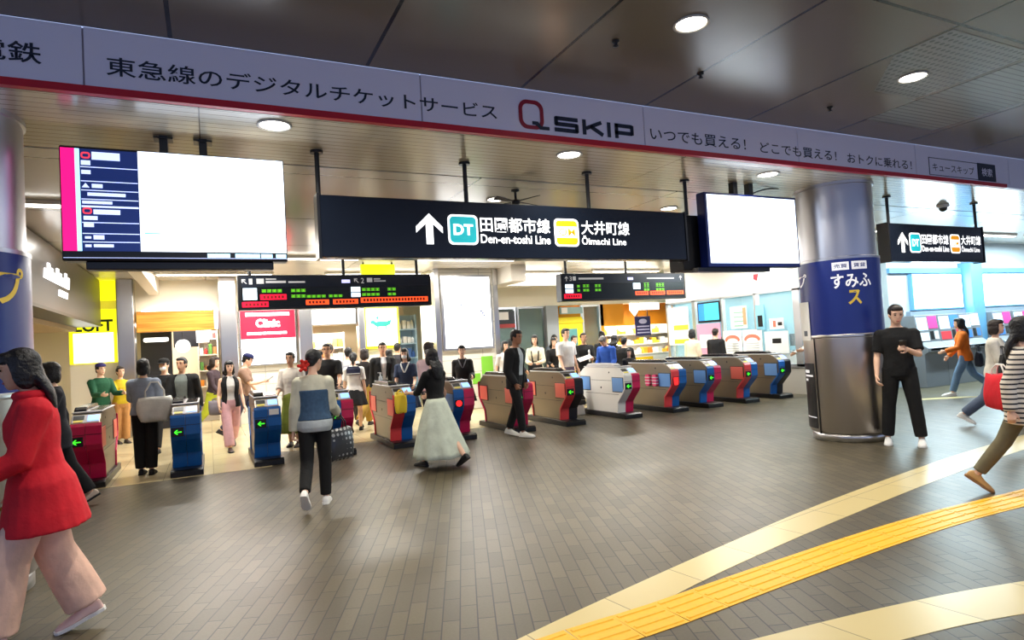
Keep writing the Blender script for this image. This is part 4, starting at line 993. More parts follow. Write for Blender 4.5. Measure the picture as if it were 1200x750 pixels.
# small bits standing on the inner side
t = thing('hand_sanitizer', 'small clear pump bottle on the gate left of the pale skirt', 'bottle', (2.62, 10.6, .975))
MB().lathe([(.03, 0), (.032, .01), (.032, .12), (.012, .14), (.012, .17)], n=16).build('bottle', cm('clear_plastic', 210, 220, 226, 0.15), t, smooth=True)
MB().cyl(0, 0, .17, .19, .018, 12).box(-.045, .01, -.006, .006, .185, .197).build('pump', white_paint, t)

t = thing('sanitizer_stand', 'small white and blue stand between the coral gate and the white gate', 'stand', (6.70, 10.95, 0))
MB().prism([(-.14, 0), (.14, 0), (.11, .2), (-.11, .2)], 'y', -.12, .12).build('base', white_paint, t, bevel=0.015)
MB().box(-.13, .15, -.13, .13, .2, .30).build('tray', black, t, bevel=0.01)
MB().box(-.1, .1, -.06, .06, .30, .52).build('panel', cm('stand_grey', 196, 204, 214), t, bevel=0.008)
MB().box(-.11, .11, -.07, .07, .52, .60).build('blue_band', cm('stand_blue', 70, 170, 236), t, bevel=0.006)
MB().lathe([(.05, .60), (.055, .61), (.055, .74), (.02, .77), (.02, .80)], n=18).build('bottle', cm('stand_bottle', 200, 226, 246, 0.2), t, smooth=True)

# ================================================================== PEOPLE
def hairmat(n, *c): return mat(n, s2l(*c), 0.5, bump=0.8, nscale=30)
HB = hairmat('hair_black', 14, 12, 13); HD = hairmat('hair_dark_brown', 36, 24, 20); HG = hairmat('hair_grey', 96, 92, 90)
SK = [cm('skin_light', 236, 190, 160, 0.5), cm('skin_mid', 214, 164, 130, 0.5), cm('skin_tan', 168, 116, 86, 0.5)]
eye_m = cm('eye_dark', 20, 16, 16, 0.2); lip_m = cm('lip', 176, 88, 84, 0.45); sole_w = cm('sole_white', 236, 234, 228, 0.6)
CLO = {}
def cl(r, g, b):
    if max(r, g, b) < 45: r, g, b = int(r * .55), int(g * .55), int(b * .55)
    k = 'cloth_%d_%d_%d' % (r, g, b); return cm(k, r, g, b, 0.85, noise=0.2, nscale=9, bump=0.6)
HEAD = [(-.114, .026, .078, .02), (-.092, .046, .090, .03), (-.062, .058, .092, .058), (-.025, .067, .091, .085), (.02, .073, .090, .098), (.06, .073, .086, .098), (.09, .060, .066, .084), (.108, .040, .038, .058), (.117, .014, .006, .028)]
def ring(wx, yf, yb, z, n=20, cy=0.0, e=1.0):
    out = []
    for k in range(n):
        a = 2 * pi * k / n; c, s_ = cos(a), sin(a)
        out.append(Vector((wx * math.copysign(abs(c) ** e, c), cy + (yf if s_ > 0 else yb) * math.copysign(abs(s_) ** e, s_), z)))
    return out
def cring(wx, yf, yb, z, gap, th, n=22):
    outer, inner = [], []
    for k in range(n + 1):
        a = R(90 + gap + (360 - 2 * gap) * k / n); c, s_ = cos(a), sin(a)
        outer.append(Vector((wx * c, (yf if s_ > 0 else yb) * s_, z))); inner.append(Vector(((wx - th) * c, ((yf if s_ > 0 else yb) - th) * s_, z)))
    return outer + inner[::-1]
TORSO_M = [(-.11, .10, .075, .085), (-.04, .160, .095, .115), (.03, .163, .100, .112), (.12, .142, .098, .092), (.22, .142, .102, .092), (.33, .162, .116, .106), (.41, .172, .112, .108), (.47, .165, .085, .092), (.51, .115, .062, .075), (.54, .066, .055, .062)]
TORSO_F = [(-.11, .105, .075, .085), (-.04, .168, .098, .122), (.03, .162, .098, .115), (.12, .126, .090, .085), (.20, .122, .092, .082), (.30, .138, .118, .092), (.37, .148, .122, .095), (.45, .144, .084, .086), (.50, .100, .058, .068), (.535, .056, .048, .055)]
def interp(T, t):
    if t <= T[0][0]: return T[0][1:]
    for a, b in zip(T, T[1:]):
        if a[0] <= t <= b[0]:
            k = (t - a[0]) / (b[0] - a[0]); return tuple(x + (y - x) * k for x, y in zip(a[1:], b[1:]))
    return T[-1][1:]

STAND = dict(L=(3, 4, 0), R=(-3, 4, 0), aL=(4, 7, 14, 0), aR=(4, 7, 14, 0))
WALK = dict(L=(24, 8, 0), R=(-20, 28, -28), aL=(-18, 7, 18, 0), aR=(20, 7, 24, 0), lean=3)
WALK2 = dict(L=(-20, 28, -28), R=(24, 8, 0), aL=(20, 7, 24, 0), aR=(-18, 7, 18, 0), lean=3)

def person(label, x, y, face=0, h=1.65, sex='m', hair='short', hm=None, skin=0, top=None, bottom=None, shoe=(30, 30, 32), sole=None, pose=None, vox=0.011, extra=None, group=None, yaw=0, pitch=0, rel=True, spread=0.0):
    s = h / 1.738
    ps = dict(STAND)
    if pose: ps.update(pose)
    f = sex == 'f'
    TOR = TORSO_F if f else TORSO_M
    k = 0.88 if f else 1.0
    d = Vector((x, y)).normalized()
    if rel:
        r_ = Vector((d.y, -d.x)); fw = -d * cos(R(face)) + r_ * sin(R(face))
        rz = math.atan2(-fw.x, fw.y)
    else: rz = R(face)
    root = thing('person', label, 'person', (x, y, 0), rz, group)
    skm = SK[skin]; hm = hm or HB
    # --- legs
    def leg(sd, a):
        th, kn, fp = R(a[0]), R(a[1]), R(a[2])
        hip = Vector((sd * .088, 0, -.02)); knee = hip + Vector((sd * (spread * .5), .415 * sin(th), -.415 * cos(th)))
        ank = knee + Vector((sd * (spread * .5 - .012), .405 * sin(th - kn), -.405 * cos(th - kn)))
        ft = lambda u, w_, v: ank + Vector((w_, u * cos(fp) - (v) * sin(fp), u * sin(fp) + v * cos(fp)))
        return hip, knee, ank, ft
    Ls = leg(-1, ps['L']); Rs = leg(1, ps['R'])
    low = min(min((q[3](u, 0, -.085)).z for u in (-.06, .08, .19)) for q in (Ls, Rs))
    PZ = -low
    lean = R(ps.get('lean', 0)); tw = R(ps.get('twist', 0))
    MT = Matrix.Scale(s, 4) @ Matrix.Translation((0, 0, PZ)) @ Matrix.Rotation(tw, 4, 'Z') @ Matrix.Rotation(-lean, 4, 'X')
    ML = Matrix.Scale(s, 4) @ Matrix.Translation((0, 0, PZ))
    neck = Matrix.Translation((0, .012, .575))
    MH = MT @ neck @ Matrix.Rotation(R(yaw), 4, 'Z') @ Matrix.Rotation(R(-pitch) + lean * .7, 4, 'X') @ Matrix.Translation((0, .012, .128))
    body = MB()
    body.loft([[MT @ p for p in ring(wx, yf, yb, t, e=.9)] for t, wx, yf, yb in TOR])
    body.tube([MT @ Vector((0, 0, .50)), MT @ Vector((0, .006, .56)), MH @ Vector((0, -.02, -.06)), MH @ Vector((0, -.01, 0))], [.062 * k * s, .054 * k * s, .054 * k * s, .05 * s], 14)
    body.loft([[MH @ p for p in ring(wx, yf, yb, z, e=.95)] for z, wx, yf, yb in HEAD])
    body.loft([[MH @ Vector((q[0] * a, b_ + q[1], c_)) for q in ((-1, 0), (0, c2_), (1, 0), (0, -.03))] for a, b_, c_, c2_ in ((.004, .078, .02, .012), (.010, .080, -.01, .022), (.016, .080, -.028, .030), (.012, .078, -.038, .012))])
    for sd in (-1, 1): body.ell((sd * .074, -.004, -.012), (.012, .022, .034), MH, 10, 8)
    for sd in (-1, 1): body.ell((sd * .03, .078, .036), (.028, .014, .008), MH, 10, 6)
    for (hip, knee, ank, ft) in (Ls, Rs):
        P = [ML @ q for q in (hip + Vector((0, 0, .03)), hip.lerp(knee, .4), knee, knee.lerp(ank, .35) + Vector((0, -.012, 0)), ank)]
        body.tube(P, [.092 * k ** .5 * s, .078 * k ** .5 * s, .052 * s, .052 * s * k ** .5, .034 * s], 14, rnd=True)
        body.tube([ML @ ft(-.03, 0, -.045), ML @ ft(.06, 0, -.05), ML @ ft(.15, 0, -.063)], [.032 * s, .034 * s, .02 * s], 12, rnd=True)
    # --- arms
    arms = []
    for sd, key in ((-1, 'aL'), (1, 'aR')):
        a, b_, e, w_ = ps[key]
        shx = .172 if not f else .150
        sh = MT @ Vector((sd * shx, -.005, .440))
        def dr(ang, ab, inn):
            v = Vector((0, sin(R(ang)), -cos(R(ang)))); v = Matrix.Rotation(-sd * R(ab), 3, 'Y') @ v
            v.x -= sd * sin(R(inn)); v.normalize(); return (MT.to_3x3() @ v).normalized()
        d1 = dr(a, b_, 0); el = sh + d1 * .285 * s; d2 = dr(a + e, b_ * .6, w_); wr = el + d2 * .245 * s
        body.tube([sh - d1 * .01 * s, sh.lerp(el, .45), el, el.lerp(wr, .3), wr], [.056 * k * s, .047 * k * s, .037 * k * s, .038 * k * s, .025 * k * s], 12, rnd=True)
        # hand: palm normal toward the body midline, fingers curled
        side = (MT.to_3x3() @ Vector((-sd, 0, 0))).normalized(); n_ = (side - d2 * side.dot(d2)).normalized(); wd = n_.cross(d2).normalized()
        if wd.dot(MT.to_3x3() @ Vector((0, 1, .3))) < 0: wd = -wd
        hs = s * (.94 if f else 1.02)
        Mh = Matrix((( wd.x, n_.x, d2.x, wr.x), (wd.y, n_.y, d2.y, wr.y), (wd.z, n_.z, d2.z, wr.z), (0, 0, 0, 1)))
        body.loft([[Mh @ (p * hs) for p in ring(a_, b2, b2, z_, 12)] for z_, a_, b2 in ((-.02, .024, .02), (.02, .032, .017), (.06, .040, .016), (.092, .038, .013))])
        g = ps.get('grip', 0) if isinstance(ps.get('grip', 0), (int, float)) else ps['grip'][0 if sd < 0 else 1]
        for i in range(4):
            fl = (.8, 1.0, .95, .75)[3 - i]; c1, c2_ = 18 + g * 60 + 4 * i, 45 + g * 90
            b0 = Vector(((i - 1.5) * .0205, 0, .088)); da = Vector((0, sin(R(c1)), cos(R(c1)))); db = Vector((0, sin(R(c2_)), cos(R(c2_))))
            p1 = b0 + da * .040 * fl; p2 = p1 + db * .038 * fl
            body.tube([Mh @ (q * hs) for q in (b0 - da * .01, p1, p2)], [.0095 * hs, .009 * hs, .0078 * hs], 8, rnd=True)
        tb = Vector((.034, .002, .025)); t1 = tb + Vector((.022, .014, .03)); t2 = t1 + Vector((.004, .014, .03))
        body.tube([Mh @ (q * hs) for q in (tb - Vector((.012, 0, .01)), tb, t1, t2)], [.012 * hs, .0125 * hs, .011 * hs, .009 * hs], 8, rnd=True)
        arms.append((sh, el, wr, d1, d2, Mh, hs))
    remeshed(body, 'body', skm, root, vox, 3)
    # --- face
    for sd in (-1, 1):
        MB().ell((sd * .030, .0885, .012), (.012, .007, .0065), MH, 10, 6).build('eye', eye_m, root, smooth=True)
        MB().ell((sd * .031, .091, .036), (.017, .005, .0035), MH, 8, 6).build('eyebrow', hm, root, smooth=True)
    MB().ell((0, .0915, -.064), (.021, .007, .0065), MH, 10, 6).build('mouth', lip_m, root, smooth=True)
    # --- hair
    hb = MB()
    hb.ell((0, -.020, .028), (.087, .100, .098), MH, 20, 14)
    hb.ell((0, -.058, -.03), (.070, .050, .062), MH, 14, 10)
    hb.ell((0, .046, .080), (.068, .046, .036), MH, 14, 8)
    fringe = hair in ('bob', 'long', 'fringe', 'longbob')
    if fringe: hb.ell((0, .062, .062), (.066, .034, .032), MH, 14, 8)
    if hair in ('bob', 'long', 'longbob'):
        for sd in (-1, 1): hb.ell((sd * .068, -.012, -.045), (.026, .062, .09), MH, 12, 10)
        hb.ell((0, -.066, -.05), (.085, .05, .095), MH, 14, 10)
    if hair in ('long', 'longbob'):
        L_ = .30 if hair == 'long' else .14
        base = MH @ Vector((0, -.07, -.06)); dn = MT.to_3x3() @ Vector((0, -.08, -1)).normalized()
        rings = []
        for q in range(7):
            u = q / 6; c = base + dn * (L_ * u) * s + (MT.to_3x3() @ Vector((0, -.015 * sin(pi * u) - .030 * min(1, u * 2.5), 0))); wv = (.094 + .028 * sin(pi * u)) * (1 - .45 * u ** 3) * s
            rings.append([c + (MT.to_3x3() @ Vector((wv / s * cos(a), .042 * sin(a) * (1 - .4 * u), 0))) for a in [2 * pi * j / 16 for j in range(16)]])
        hb.loft(rings)
    if hair == 'pony':
        hb.tube([MH @ Vector(q) for q in ((0, -.10, .03), (0, -.15, .0), (0, -.16, -.09), (0, -.14, -.17))], [.03 * s, .036 * s, .032 * s, .012 * s], 12, rnd=True)
    if hair == 'bun': hb.ell((0, -.085, .10), (.048, .046, .042), MH, 12, 8)
    if hair == 'bun_low': hb.ell((0, -.125, .0), (.045, .04, .042), MH, 12, 8)
    remeshed(hb, 'hair', hm, root, .010, 3)
    # --- clothes
    tp = top or dict(c=(230, 230, 230))
    o = tp.get('o', .014)
    hem = tp.get('hem', -.03)
    tmt = tp['c'] if not isinstance(tp['c'], tuple) else cl(*tp['c'])
    def torso_cloth(hem, o, gap=0, th=.028, ttop=.53, flare=0.0):
        b = MB(); ts = [hem + (ttop - .05 - hem) * q / 8 for q in range(9)] + [ttop - .025, ttop]
        rg = []
        for t in ts:
            wx, yf, yb = interp(TOR, max(t, -.05)); e_ = o + flare * max(0, (.15 - t)) 
            wx, yf, yb = wx + e_, yf + e_, yb + e_
            if t < .3: wx = max(wx, tp.get('minw', 0)); 
            rg.append([MT @ p for p in (cring(wx, yf, yb, t, gap, th) if gap else ring(wx, yf, yb, t, e=.92))])
        b.loft(rg); return b
    def sleeves(b, kind, o):
        for sh, el, wr, d1, d2, Mh, hs in arms:
            if kind == 'long': b.tube([sh - d1 * .02 * s, sh.lerp(el, .5), el, el.lerp(wr, .5), wr - d2 * .0 * s], [(.062 * k + o) * s, (.048 * k + o) * s, (.041 * k + o) * s, (.036 * k + o) * s, (.029 * k + o) * s], 12, rnd=False)
            elif kind == 'short': b.tube([sh - d1 * .02 * s, sh.lerp(el, .45), sh.lerp(el, .78)], [(.062 * k + o) * s, (.053 * k + o) * s, (.052 * k + o) * s], 12)
            elif kind == 'elbow': b.tube([sh - d1 * .02 * s, sh.lerp(el, .5), el, el.lerp(wr, .2)], [(.062 * k + o) * s, (.052 * k + o) * s, (.047 * k + o) * s, (.048 * k + o) * s], 12)
            if kind != 'none': b.ell(sh, (.060 * k * s + o, .060 * k * s + o, .058 * k * s + o), None, 12, 8)
    if tp.get('under'):
        um = cl(*tp['under']); u = torso_cloth(hem - .0 if hem > -.05 else -.05, .010); remeshed(u, 'undershirt', um, root, .010, 3)
    b = torso_cloth(hem, o, tp.get('gap', 0), flare=tp.get('flare', 0)); sleeves(b, tp.get('sleeve', 'short'), o)
    remeshed(b, tp.get('name', 'top'), tmt, root, .0105 if tp.get('gap') else .011, 3)
    bt = bottom or ('trousers', (40, 40, 44), .0, 1.0)
    bm_ = bt[1] if not isinstance(bt[1], tuple) else cl(*bt[1])
    if bt[0] == 'trousers':
        loose = bt[2]; b = MB()
        b.loft([[MT @ p for p in ring(wx + .013, yf + .013, yb + .013, t, e=.92)] for t, (wx, yf, yb) in [(t, interp(TOR, t)) for t in (-.11, -.06, -.02, .04, .09)]])
        for (hip, knee, ank, ft) in (Ls, Rs):
            e_ = knee.lerp(ank, bt[3] if len(bt) > 3 else .97)
            b.tube([ML @ q for q in (hip + Vector((0, 0, .04)), hip.lerp(knee, .4), knee, knee.lerp(e_, .5), e_)], [(.098 + loose * .1) * s, (.090 * k ** .5 + loose * .3) * s, (.068 + loose * .7) * s, (.062 + loose) * s, (.052 + loose * 1.25) * s], 14, rnd=False)
        remeshed(b, 'trousers', bm_, root, .011, 3)
    elif bt[0] == 'skirt':
        hz, hr = bt[2], bt[3]; b = MB(); rg = []
        off = Vector(bt[4]) if len(bt) > 4 else Vector((0, 0, 0))
        w0 = interp(TOR, .10); zt = PZ + .10; nf = 48
        for q in range(13):
            u = q / 12; z = zt + (hz / s - zt) * u
            hipw = interp(TOR, max(-.05, .10 - (zt - z)))
            kx = max(hipw[0] + .016, w0[0] + .014 + (hr - w0[0]) * (u ** .85)) if u > 0 else w0[0] + .014
            ky = max(hipw[2] + .016, w0[2] + .014 + (hr * .9 - w0[2]) * (u ** .85)) if u > 0 else w0[2] + .014
            amp = .10 * u
            rg.append([ML @ (Vector(((kx * (1 + amp * sin(a * 9 + 1.3 * sin(a * 2)) * .8)) * cos(a), (ky * (1 + amp * sin(a * 9 + 1.3 * sin(a * 2)) * .8)) * sin(a), z - PZ)) + off * u * u) for a in [2 * pi * j / nf for j in range(nf)]])
        b.loft(rg, caps=False); so = b.build('skirt', bm_, root, smooth=True)
        sm = so.modifiers.new('thick', 'SOLIDIFY'); sm.thickness = .008
    # --- shoes
    sm_ = shoe if not isinstance(shoe, tuple) else cm('shoe_%d_%d_%d' % shoe, *shoe, 0.5)
    for (hip, knee, ank, ft) in (Ls, Rs):
        b = MB(); rg = []
        for u, hw, zt in ((-.068, .022, .055), (-.058, .034, .085), (-.02, .038, .100), (.025, .039, .095), (.06, .041, .076), (.10, .046, .060), (.15, .046, .050), (.185, .034, .040), (.20, .016, .028)):
            rg.append([ML @ ft(u, hw * cx_, -.085 + .016 + (zt - .016) * cz_) for cx_, cz_ in ((1, 0), (1.02, .35), (.86, .72), (.5, .96), (0, 1.0), (-.5, .96), (-.86, .72), (-1.02, .35), (-1, 0))])
        b.loft(rg); so = b.build('shoe', sm_, root, smooth=True)
        so.modifiers.new('s', 'SUBSURF').levels = 1
        b = MB(); ol = [(-.075, .016), (-.066, .034), (-.02, .041), (.03, .041), (.10, .050), (.15, .050), (.19, .037), (.208, .015)]
        ol = ol + [(u, -w_) for u, w_ in ol[::-1]]
        b.loft([[ML @ ft(u, w_, -.085) for u, w_ in ol], [ML @ ft(u, w_, -.085 + .022) for u, w_ in ol]])
        b.build('sole', sole or cm('sole_dark', 26, 24, 24, 0.7), so, bevel=0.003)
    ctx = dict(root=root, MT=MT, MH=MH, ML=ML, arms=arms, s=s, PZ=PZ, TOR=TOR, rz=rz, torso_cloth=torso_cloth, legs=(Ls, Rs))
    if extra: extra(ctx)
    return ctx

def hand_world(c, i, off=(0, 0, 0)):
    Mw = Matrix.Translation(c['root'].location) @ Matrix.Rotation(c['rz'], 4, 'Z')
    sh, el, wr, d1, d2, Mh, hs = c['arms'][i]
    return Mw @ (Mh @ (Vector((0, .022, .10)) * hs)) + Vector(off)
def world_pt(c, M, p): return Matrix.Translation(c['root'].location) @ Matrix.Rotation(c['rz'], 4, 'Z') @ (c[M] @ Vector(p))

# clothing extras
def x_mask(c): MB().ell((0, .066, -.055), (.054, .042, .044), c['MH'], 16, 10).build('face_mask', cm('mask_white', 240, 240, 240, 0.8), c['root'], smooth=True)
def x_cap(col, brim=True):
    def fn(c):
        b = MB().loft([[c['MH'] @ p for p in ring(.093 * q, .108 * q, .112 * q, z, cy=-.006)] for z, q in ((.050, 1.0), (.075, .99), (.10, .9), (.122, .68), (.134, .36), (.137, .1))])
        o = b.build('cap', cl(*col), c['root'], smooth=True)
        if brim: MB().loft([[c['MH'] @ Vector(p) for p in ((-.075, .075, .055), (0, .10, .062), (.075, .075, .055), (.07, .07, .050), (0, .092, .055), (-.07, .07, .050))], [c['MH'] @ Vector(p) for p in ((-.05, .165, .04), (0, .18, .045), (.05, .165, .04), (.05, .163, .035), (0, .176, .039), (-.05, .163, .035))]]).build('brim', cl(*col), o)
    return fn
def x_glasses(c):
    b = MB()
    for sd in (-1, 1): b.tube([c['MH'] @ Vector((sd * .032 + .022 * cos(a), .096, .012 + .016 * sin(a))) for a in [2 * pi * q / 12 for q in range(13)]], .0022, 6); b.tube([c['MH'] @ Vector((sd * .054, .095, .014)), c['MH'] @ Vector((sd * .078, .0, .016))], .002, 6)
    b.build('glasses', black, c['root'])
def x_sailor(c):
    # square sailor collar lying over the back, with a white edge line
    b = MB(); b2 = MB(); f = lambda x, y, z: c['MT'] @ Vector((x, y, z))
    b.loft([[f(-.11, -.075, .515), f(.11, -.075, .515), f(.11, -.092, .515), f(-.11, -.092, .515)], [f(-.145, -.100, .46), f(.145, -.100, .46), f(.145, -.122, .46), f(-.145, -.122, .46)], [f(-.14, -.118, .34), f(.14, -.118, .34), f(.14, -.138, .34), f(-.14, -.138, .34)]])
    o = b.build('sailor_collar', cl(30, 34, 62), c['root'])
    for z0, z1, in ((.355, .368),): b2.loft([[f(-.135, -.137, z0), f(.135, -.137, z0), f(.135, -.142, z0), f(-.135, -.142, z0)], [f(-.135, -.136, z1), f(.135, -.136, z1), f(.135, -.141, z1), f(-.135, -.141, z1)]])
    b2.build('collar_line', white_paint, o)
def x_vcollar(col):
    def fn(c):
        b = MB(); f = lambda x, y, z: c['MT'] @ Vector((x, y, z))
        for sd in (-1, 1): b.tube([f(sd * .075, -.02, .535), f(sd * .075, .06, .50), f(sd * .045, .112, .42), f(sd * .008, .138, .34)], [.012, .014, .016, .01], 8)
        b.build('collar', cl(*col), c['root'])
    return fn
def x_lapel_shirt(c):
    f = lambda x, y, z: c['MT'] @ Vector((x, y, z)); b = MB()
    for sd in (-1, 1): b.loft([[f(sd * .028, .145, .12), f(sd * .05, .14, .12), f(sd * .05, .146, .125), f(sd * .028, .15, .125)], [f(sd * .06, .128, .42), f(sd * .115, .112, .42), f(sd * .115, .12, .42), f(sd * .06, .136, .42)], [f(sd * .05, .075, .53), f(sd * .08, .045, .53), f(sd * .085, .05, .53), f(sd * .055, .082, .53)]])
    b.build('lapel', c['jm'], c['root']) if 'jm' in c else b.build('lapel', cl(26, 26, 32), c['root'])

def tote(label, loc, rz, w, d, h, m, handle=.16, hm=None, name='tote_bag', cat='bag', band=None, taper=.85):
    t = thing(name, label, cat, loc, rz)
    # loc is where the handle is held; the bag hangs below it
    b = MB(); rg = []
    for q in range(7):
        u = q / 6; z = -handle - h * u; wx = w / 2 * (taper + (1 - taper) * sin(pi * min(1, .25 + u * .6))); dy = d / 2 * (.35 + .65 * sin(pi * min(.92, .08 + u * .62)))
        rg.append([Vector((wx * math.copysign(abs(cos(a)) ** .5, cos(a)), dy * math.copysign(abs(sin(a)) ** .6, sin(a)) + .006 * sin(5 * a + 3 * u), z + .01 * sin(3 * a))) for a in [2 * pi * j / 28 for j in range(28)]])
    rg.append([p * 1 + Vector((0, 0, -.012)) - Vector((p.x * .25, p.y * .3, 0)) for p in rg[-1]])
    b.loft(rg); o = b.build('body', m, t, smooth=True)
    for sd in (-1, 1):
        y = sd * d * .12
        pts = [(-w * .26, y, -handle - .05), (-w * .25, y, -handle * .6), (-w * .10, y * .4, -.012), (w * .10, y * .4, -.012), (w * .25, y, -handle * .6), (w * .26, y, -handle - .05)]
        MB().tube(pts, .009, 8, flat=.6).build('handle', hm or m, t, smooth=True)
    if band: MB().box(-w * .3, w * .3, -d / 2 - .004, -d / 2 + .01, -handle - h * .6, -handle - h * .4).build('label_patch', band, t)
    return t
def phone(label, loc, rz, tilt=55):
    t = thing('smartphone', label, 'phone', loc, rz)
    o = MB().prism(rrect(-.036, .036, -.075, .075, .01), 'y', -.004, .004).build('case', black, t); o.rotation_euler = (R(-tilt), 0, 0)
    o2 = MB().prism(rrect(-.033, .033, -.071, .071, .008), 'y', -.0048, -.004).build('screen', glow('phone_screen', 150, 190, 230, .5), o)
    return t
def backpack(label, c, col, w=.29, h=.40, d=.14):
    L = world_pt(c, 'MT', (0, -.12, .02)); t = thing('backpack', label, 'bag', L, c['rz'])
    m = cl(*col); s = c['s']
    b = MB().loft([[Vector((w / 2 * q * math.copysign(abs(cos(a)) ** .6, cos(a)), -.06 - d * .5 + d * .5 * q * math.copysign(abs(sin(a)) ** .6, sin(a)), z)) for a in [2 * pi * j / 24 for j in range(24)]] for z, q in ((.0, .8), (.03, 1), (.2, 1), (h - .06, .94), (h, .6))])
    b.build('body', m, t, smooth=True)
    MB().loft([[Vector((w * .4 * q * math.copysign(abs(cos(a)) ** .6, cos(a)), -.06 - d - .01 + .04 * q * sin(a), z)) for a in [2 * pi * j / 20 for j in range(20)]] for z, q in ((.03, .8), (.06, 1), (.16, 1), (.2, .8))]).build('front_pocket', m, t, smooth=True)
    for sd in (-1, 1): MB().tube([(sd * .09, -.07, h - .04), (sd * .105, .04, h + .09), (sd * .11, .20, h + .04), (sd * .12, .27, h - .12), (sd * .14, .16, h - .26), (sd * .12, -.04, .08)], .014, 8).build('strap', m, t, smooth=True)
    return t

# ================================================================== WHO IS WHERE
def W_(**k): d = dict(WALK); d.update(k); return d
def W2(**k): d = dict(WALK2); d.update(k); return d
blk = (14, 14, 16)
# --- near the camera
def red_extra(c):
    f = lambda x, y, z: c['MT'] @ Vector((x, y, z))
    b = MB().tube([f(.085 * cos(a), .0 + .07 * sin(a), .535) for a in [2 * pi * q / 18 for q in range(19)]], .028, 8); b.build('collar', cl(220, 22, 44), c['root'], smooth=True)
c = person('person in bright red jacket and loose pale pink trousers walking left at the left edge', -0.90, 4.46, -88, 1.66, 'f', 'long', HB, 1,
       dict(c=(222, 20, 40), sleeve='long', o=.036, hem=-.26, name='jacket', minw=.17, flare=.22), ('trousers', (250, 204, 180), .055, .97), (238, 200, 190), sole_w,
       W2(L=(22, 10, 0), R=(-9, 14, -18), aL=(20, 8, 50, 10), aR=(-2, 8, 30, 0), grip=(.8, .2)), .0085, red_extra, pitch=12)
tote('tan leather handbag at the hip of the person in red jacket', hand_world(c, 1) + Vector((-0.03, -0.02, .02)), R(80), .26, .12, .2, cm('bag_tan', 196, 140, 50, 0.4), .12, name='handbag')
person('person in dark clothes walking left, mostly hidden behind the red jacket', -1.52, 8.35, -85, 1.62, 'f', 'bob', HB, 0,
       dict(c=(40, 42, 50), sleeve='long', o=.022, name='coat', hem=-.2), ('trousers', (34, 36, 44), .02, .95), (196, 176, 160), None, W2(L=(16, 8, 0), R=(-17, 12, -26)), .011)
def denim_extra(c):
    b = MB(); f = lambda p: c['MT'] @ p
    rg = [[f(p) for p in ring(*(max(q + .036, .17 if i == 0 else 0) for i, q in enumerate(interp(c['TOR'], t))), t, e=.92)] for t in [.03 + .33 * k / 8 for k in range(9)]]
    b.loft(rg); remeshed(b, 'denim_vest', cm('denim', 62, 92, 122, 0.8, noise=.3, nscale=30), c['root'], .0085, 2)
    b = MB().loft([[f(p) for p in ring(*(max(q + .034, .17 if i == 0 else 0) for i, q in enumerate(interp(c['TOR'], t))), t, e=.92)] for t in (-.10, -.05, 0, .03)]); remeshed(b, 'hem_band', cl(196, 204, 204), c['root'], .0085, 2)
    for sd in (): MB().tube([f(Vector((sd * .09, -.115, .34))), f(Vector((sd * .10, -.10, .45))), f(Vector((sd * .10, .0, .50))), f(Vector((sd * .09, .10, .40)))], .014, 8).build('vest_strap', cm('denim', 62, 92, 122, 0.8), c['root'], smooth=True)
    b = MB(); random.seed(11)
    for k in range(16):
        a = 2 * pi * k / 16; r = .035 + .012 * (k % 3)
        b.ell((-.035 + r * cos(a), -.118 + .02 * sin(k * 2.1), -.085 + r * sin(a)), (.020, .022, .020), c['MH'], 8, 6)
    b.ell((-.035, -.115, -.085), (.04, .03, .04), c['MH'], 10, 8)
    remeshed(b, 'scrunchie', cl(228, 48, 34), c['root'], .006, 1)
c = person('woman seen from behind in denim vest over cream sleeves with red scrunchie', 0.95, 6.70, 172, 1.60, 'f', 'short', HB, 0,
       dict(c=(226, 222, 196), sleeve='long', o=.026, name='blouse', hem=.0, minw=.165), ('trousers', (12, 12, 14), .006, .96), (240, 238, 232), sole_w,
       W_(L=(-10, 40, -44), R=(8, 6, 0), aL=(-10, 10, 16, 0), aR=(14, 8, 58, -5), grip=(.6, 1.0), lean=3), .0085, denim_extra, yaw=-35, pitch=12)
pat = dots_mat('bag_pattern', (52, 54, 58), (170, 172, 172), 0.055, 0.019)
tote('patterned black and grey tote bag hanging from the denim vest woman\'s right hand', hand_world(c, 1), R(30), .36, .16, .32, pat, .16, black)
c = person('woman seen from behind with long black hair, black top and long pale green skirt', 2.62, 7.74, -138, 1.56, 'f', 'long', HB, 0,
       dict(c=blk, sleeve='elbow', o=.012, name='top', hem=.04), ('skirt', (214, 222, 202), .15, .40, (.02, -.05, 0)), (18, 18, 20), None,
       W_(L=(20, 6, 0), R=(-22, 22, -30), aL=(30, 14, 62, 6), aR=(20, 8, 60, 4), grip=(.7, .5), lean=3), .0085)
t = tote('small yellow bag held in front of the gate by the pale skirt woman', hand_world(c, 0, (-.06, .05, .05)), R(10), .17, .07, .24, cm('bag_yellow', 236, 200, 40, 0.5), .06)
def blazer_extra(c): pass
c = person('man in open dark jacket over pale grey shirt walking right past the gates', 4.52, 9.25, 62, 1.75, 'm', 'short', HB, 2,
       dict(c=(18, 18, 22), sleeve='long', o=.034, hem=-.14, gap=26, under=(196, 204, 208), name='jacket', minw=.18), ('trousers', (18, 18, 24), .008, .95), (240, 238, 230), sole_w,
       W2(L=(-8, 14, -10), R=(12, 6, 0), aL=(-4, 8, 30, 14), aR=(-6, 8, 34, 16), grip=.5), .0085, blazer_extra, yaw=-10, pitch=6)
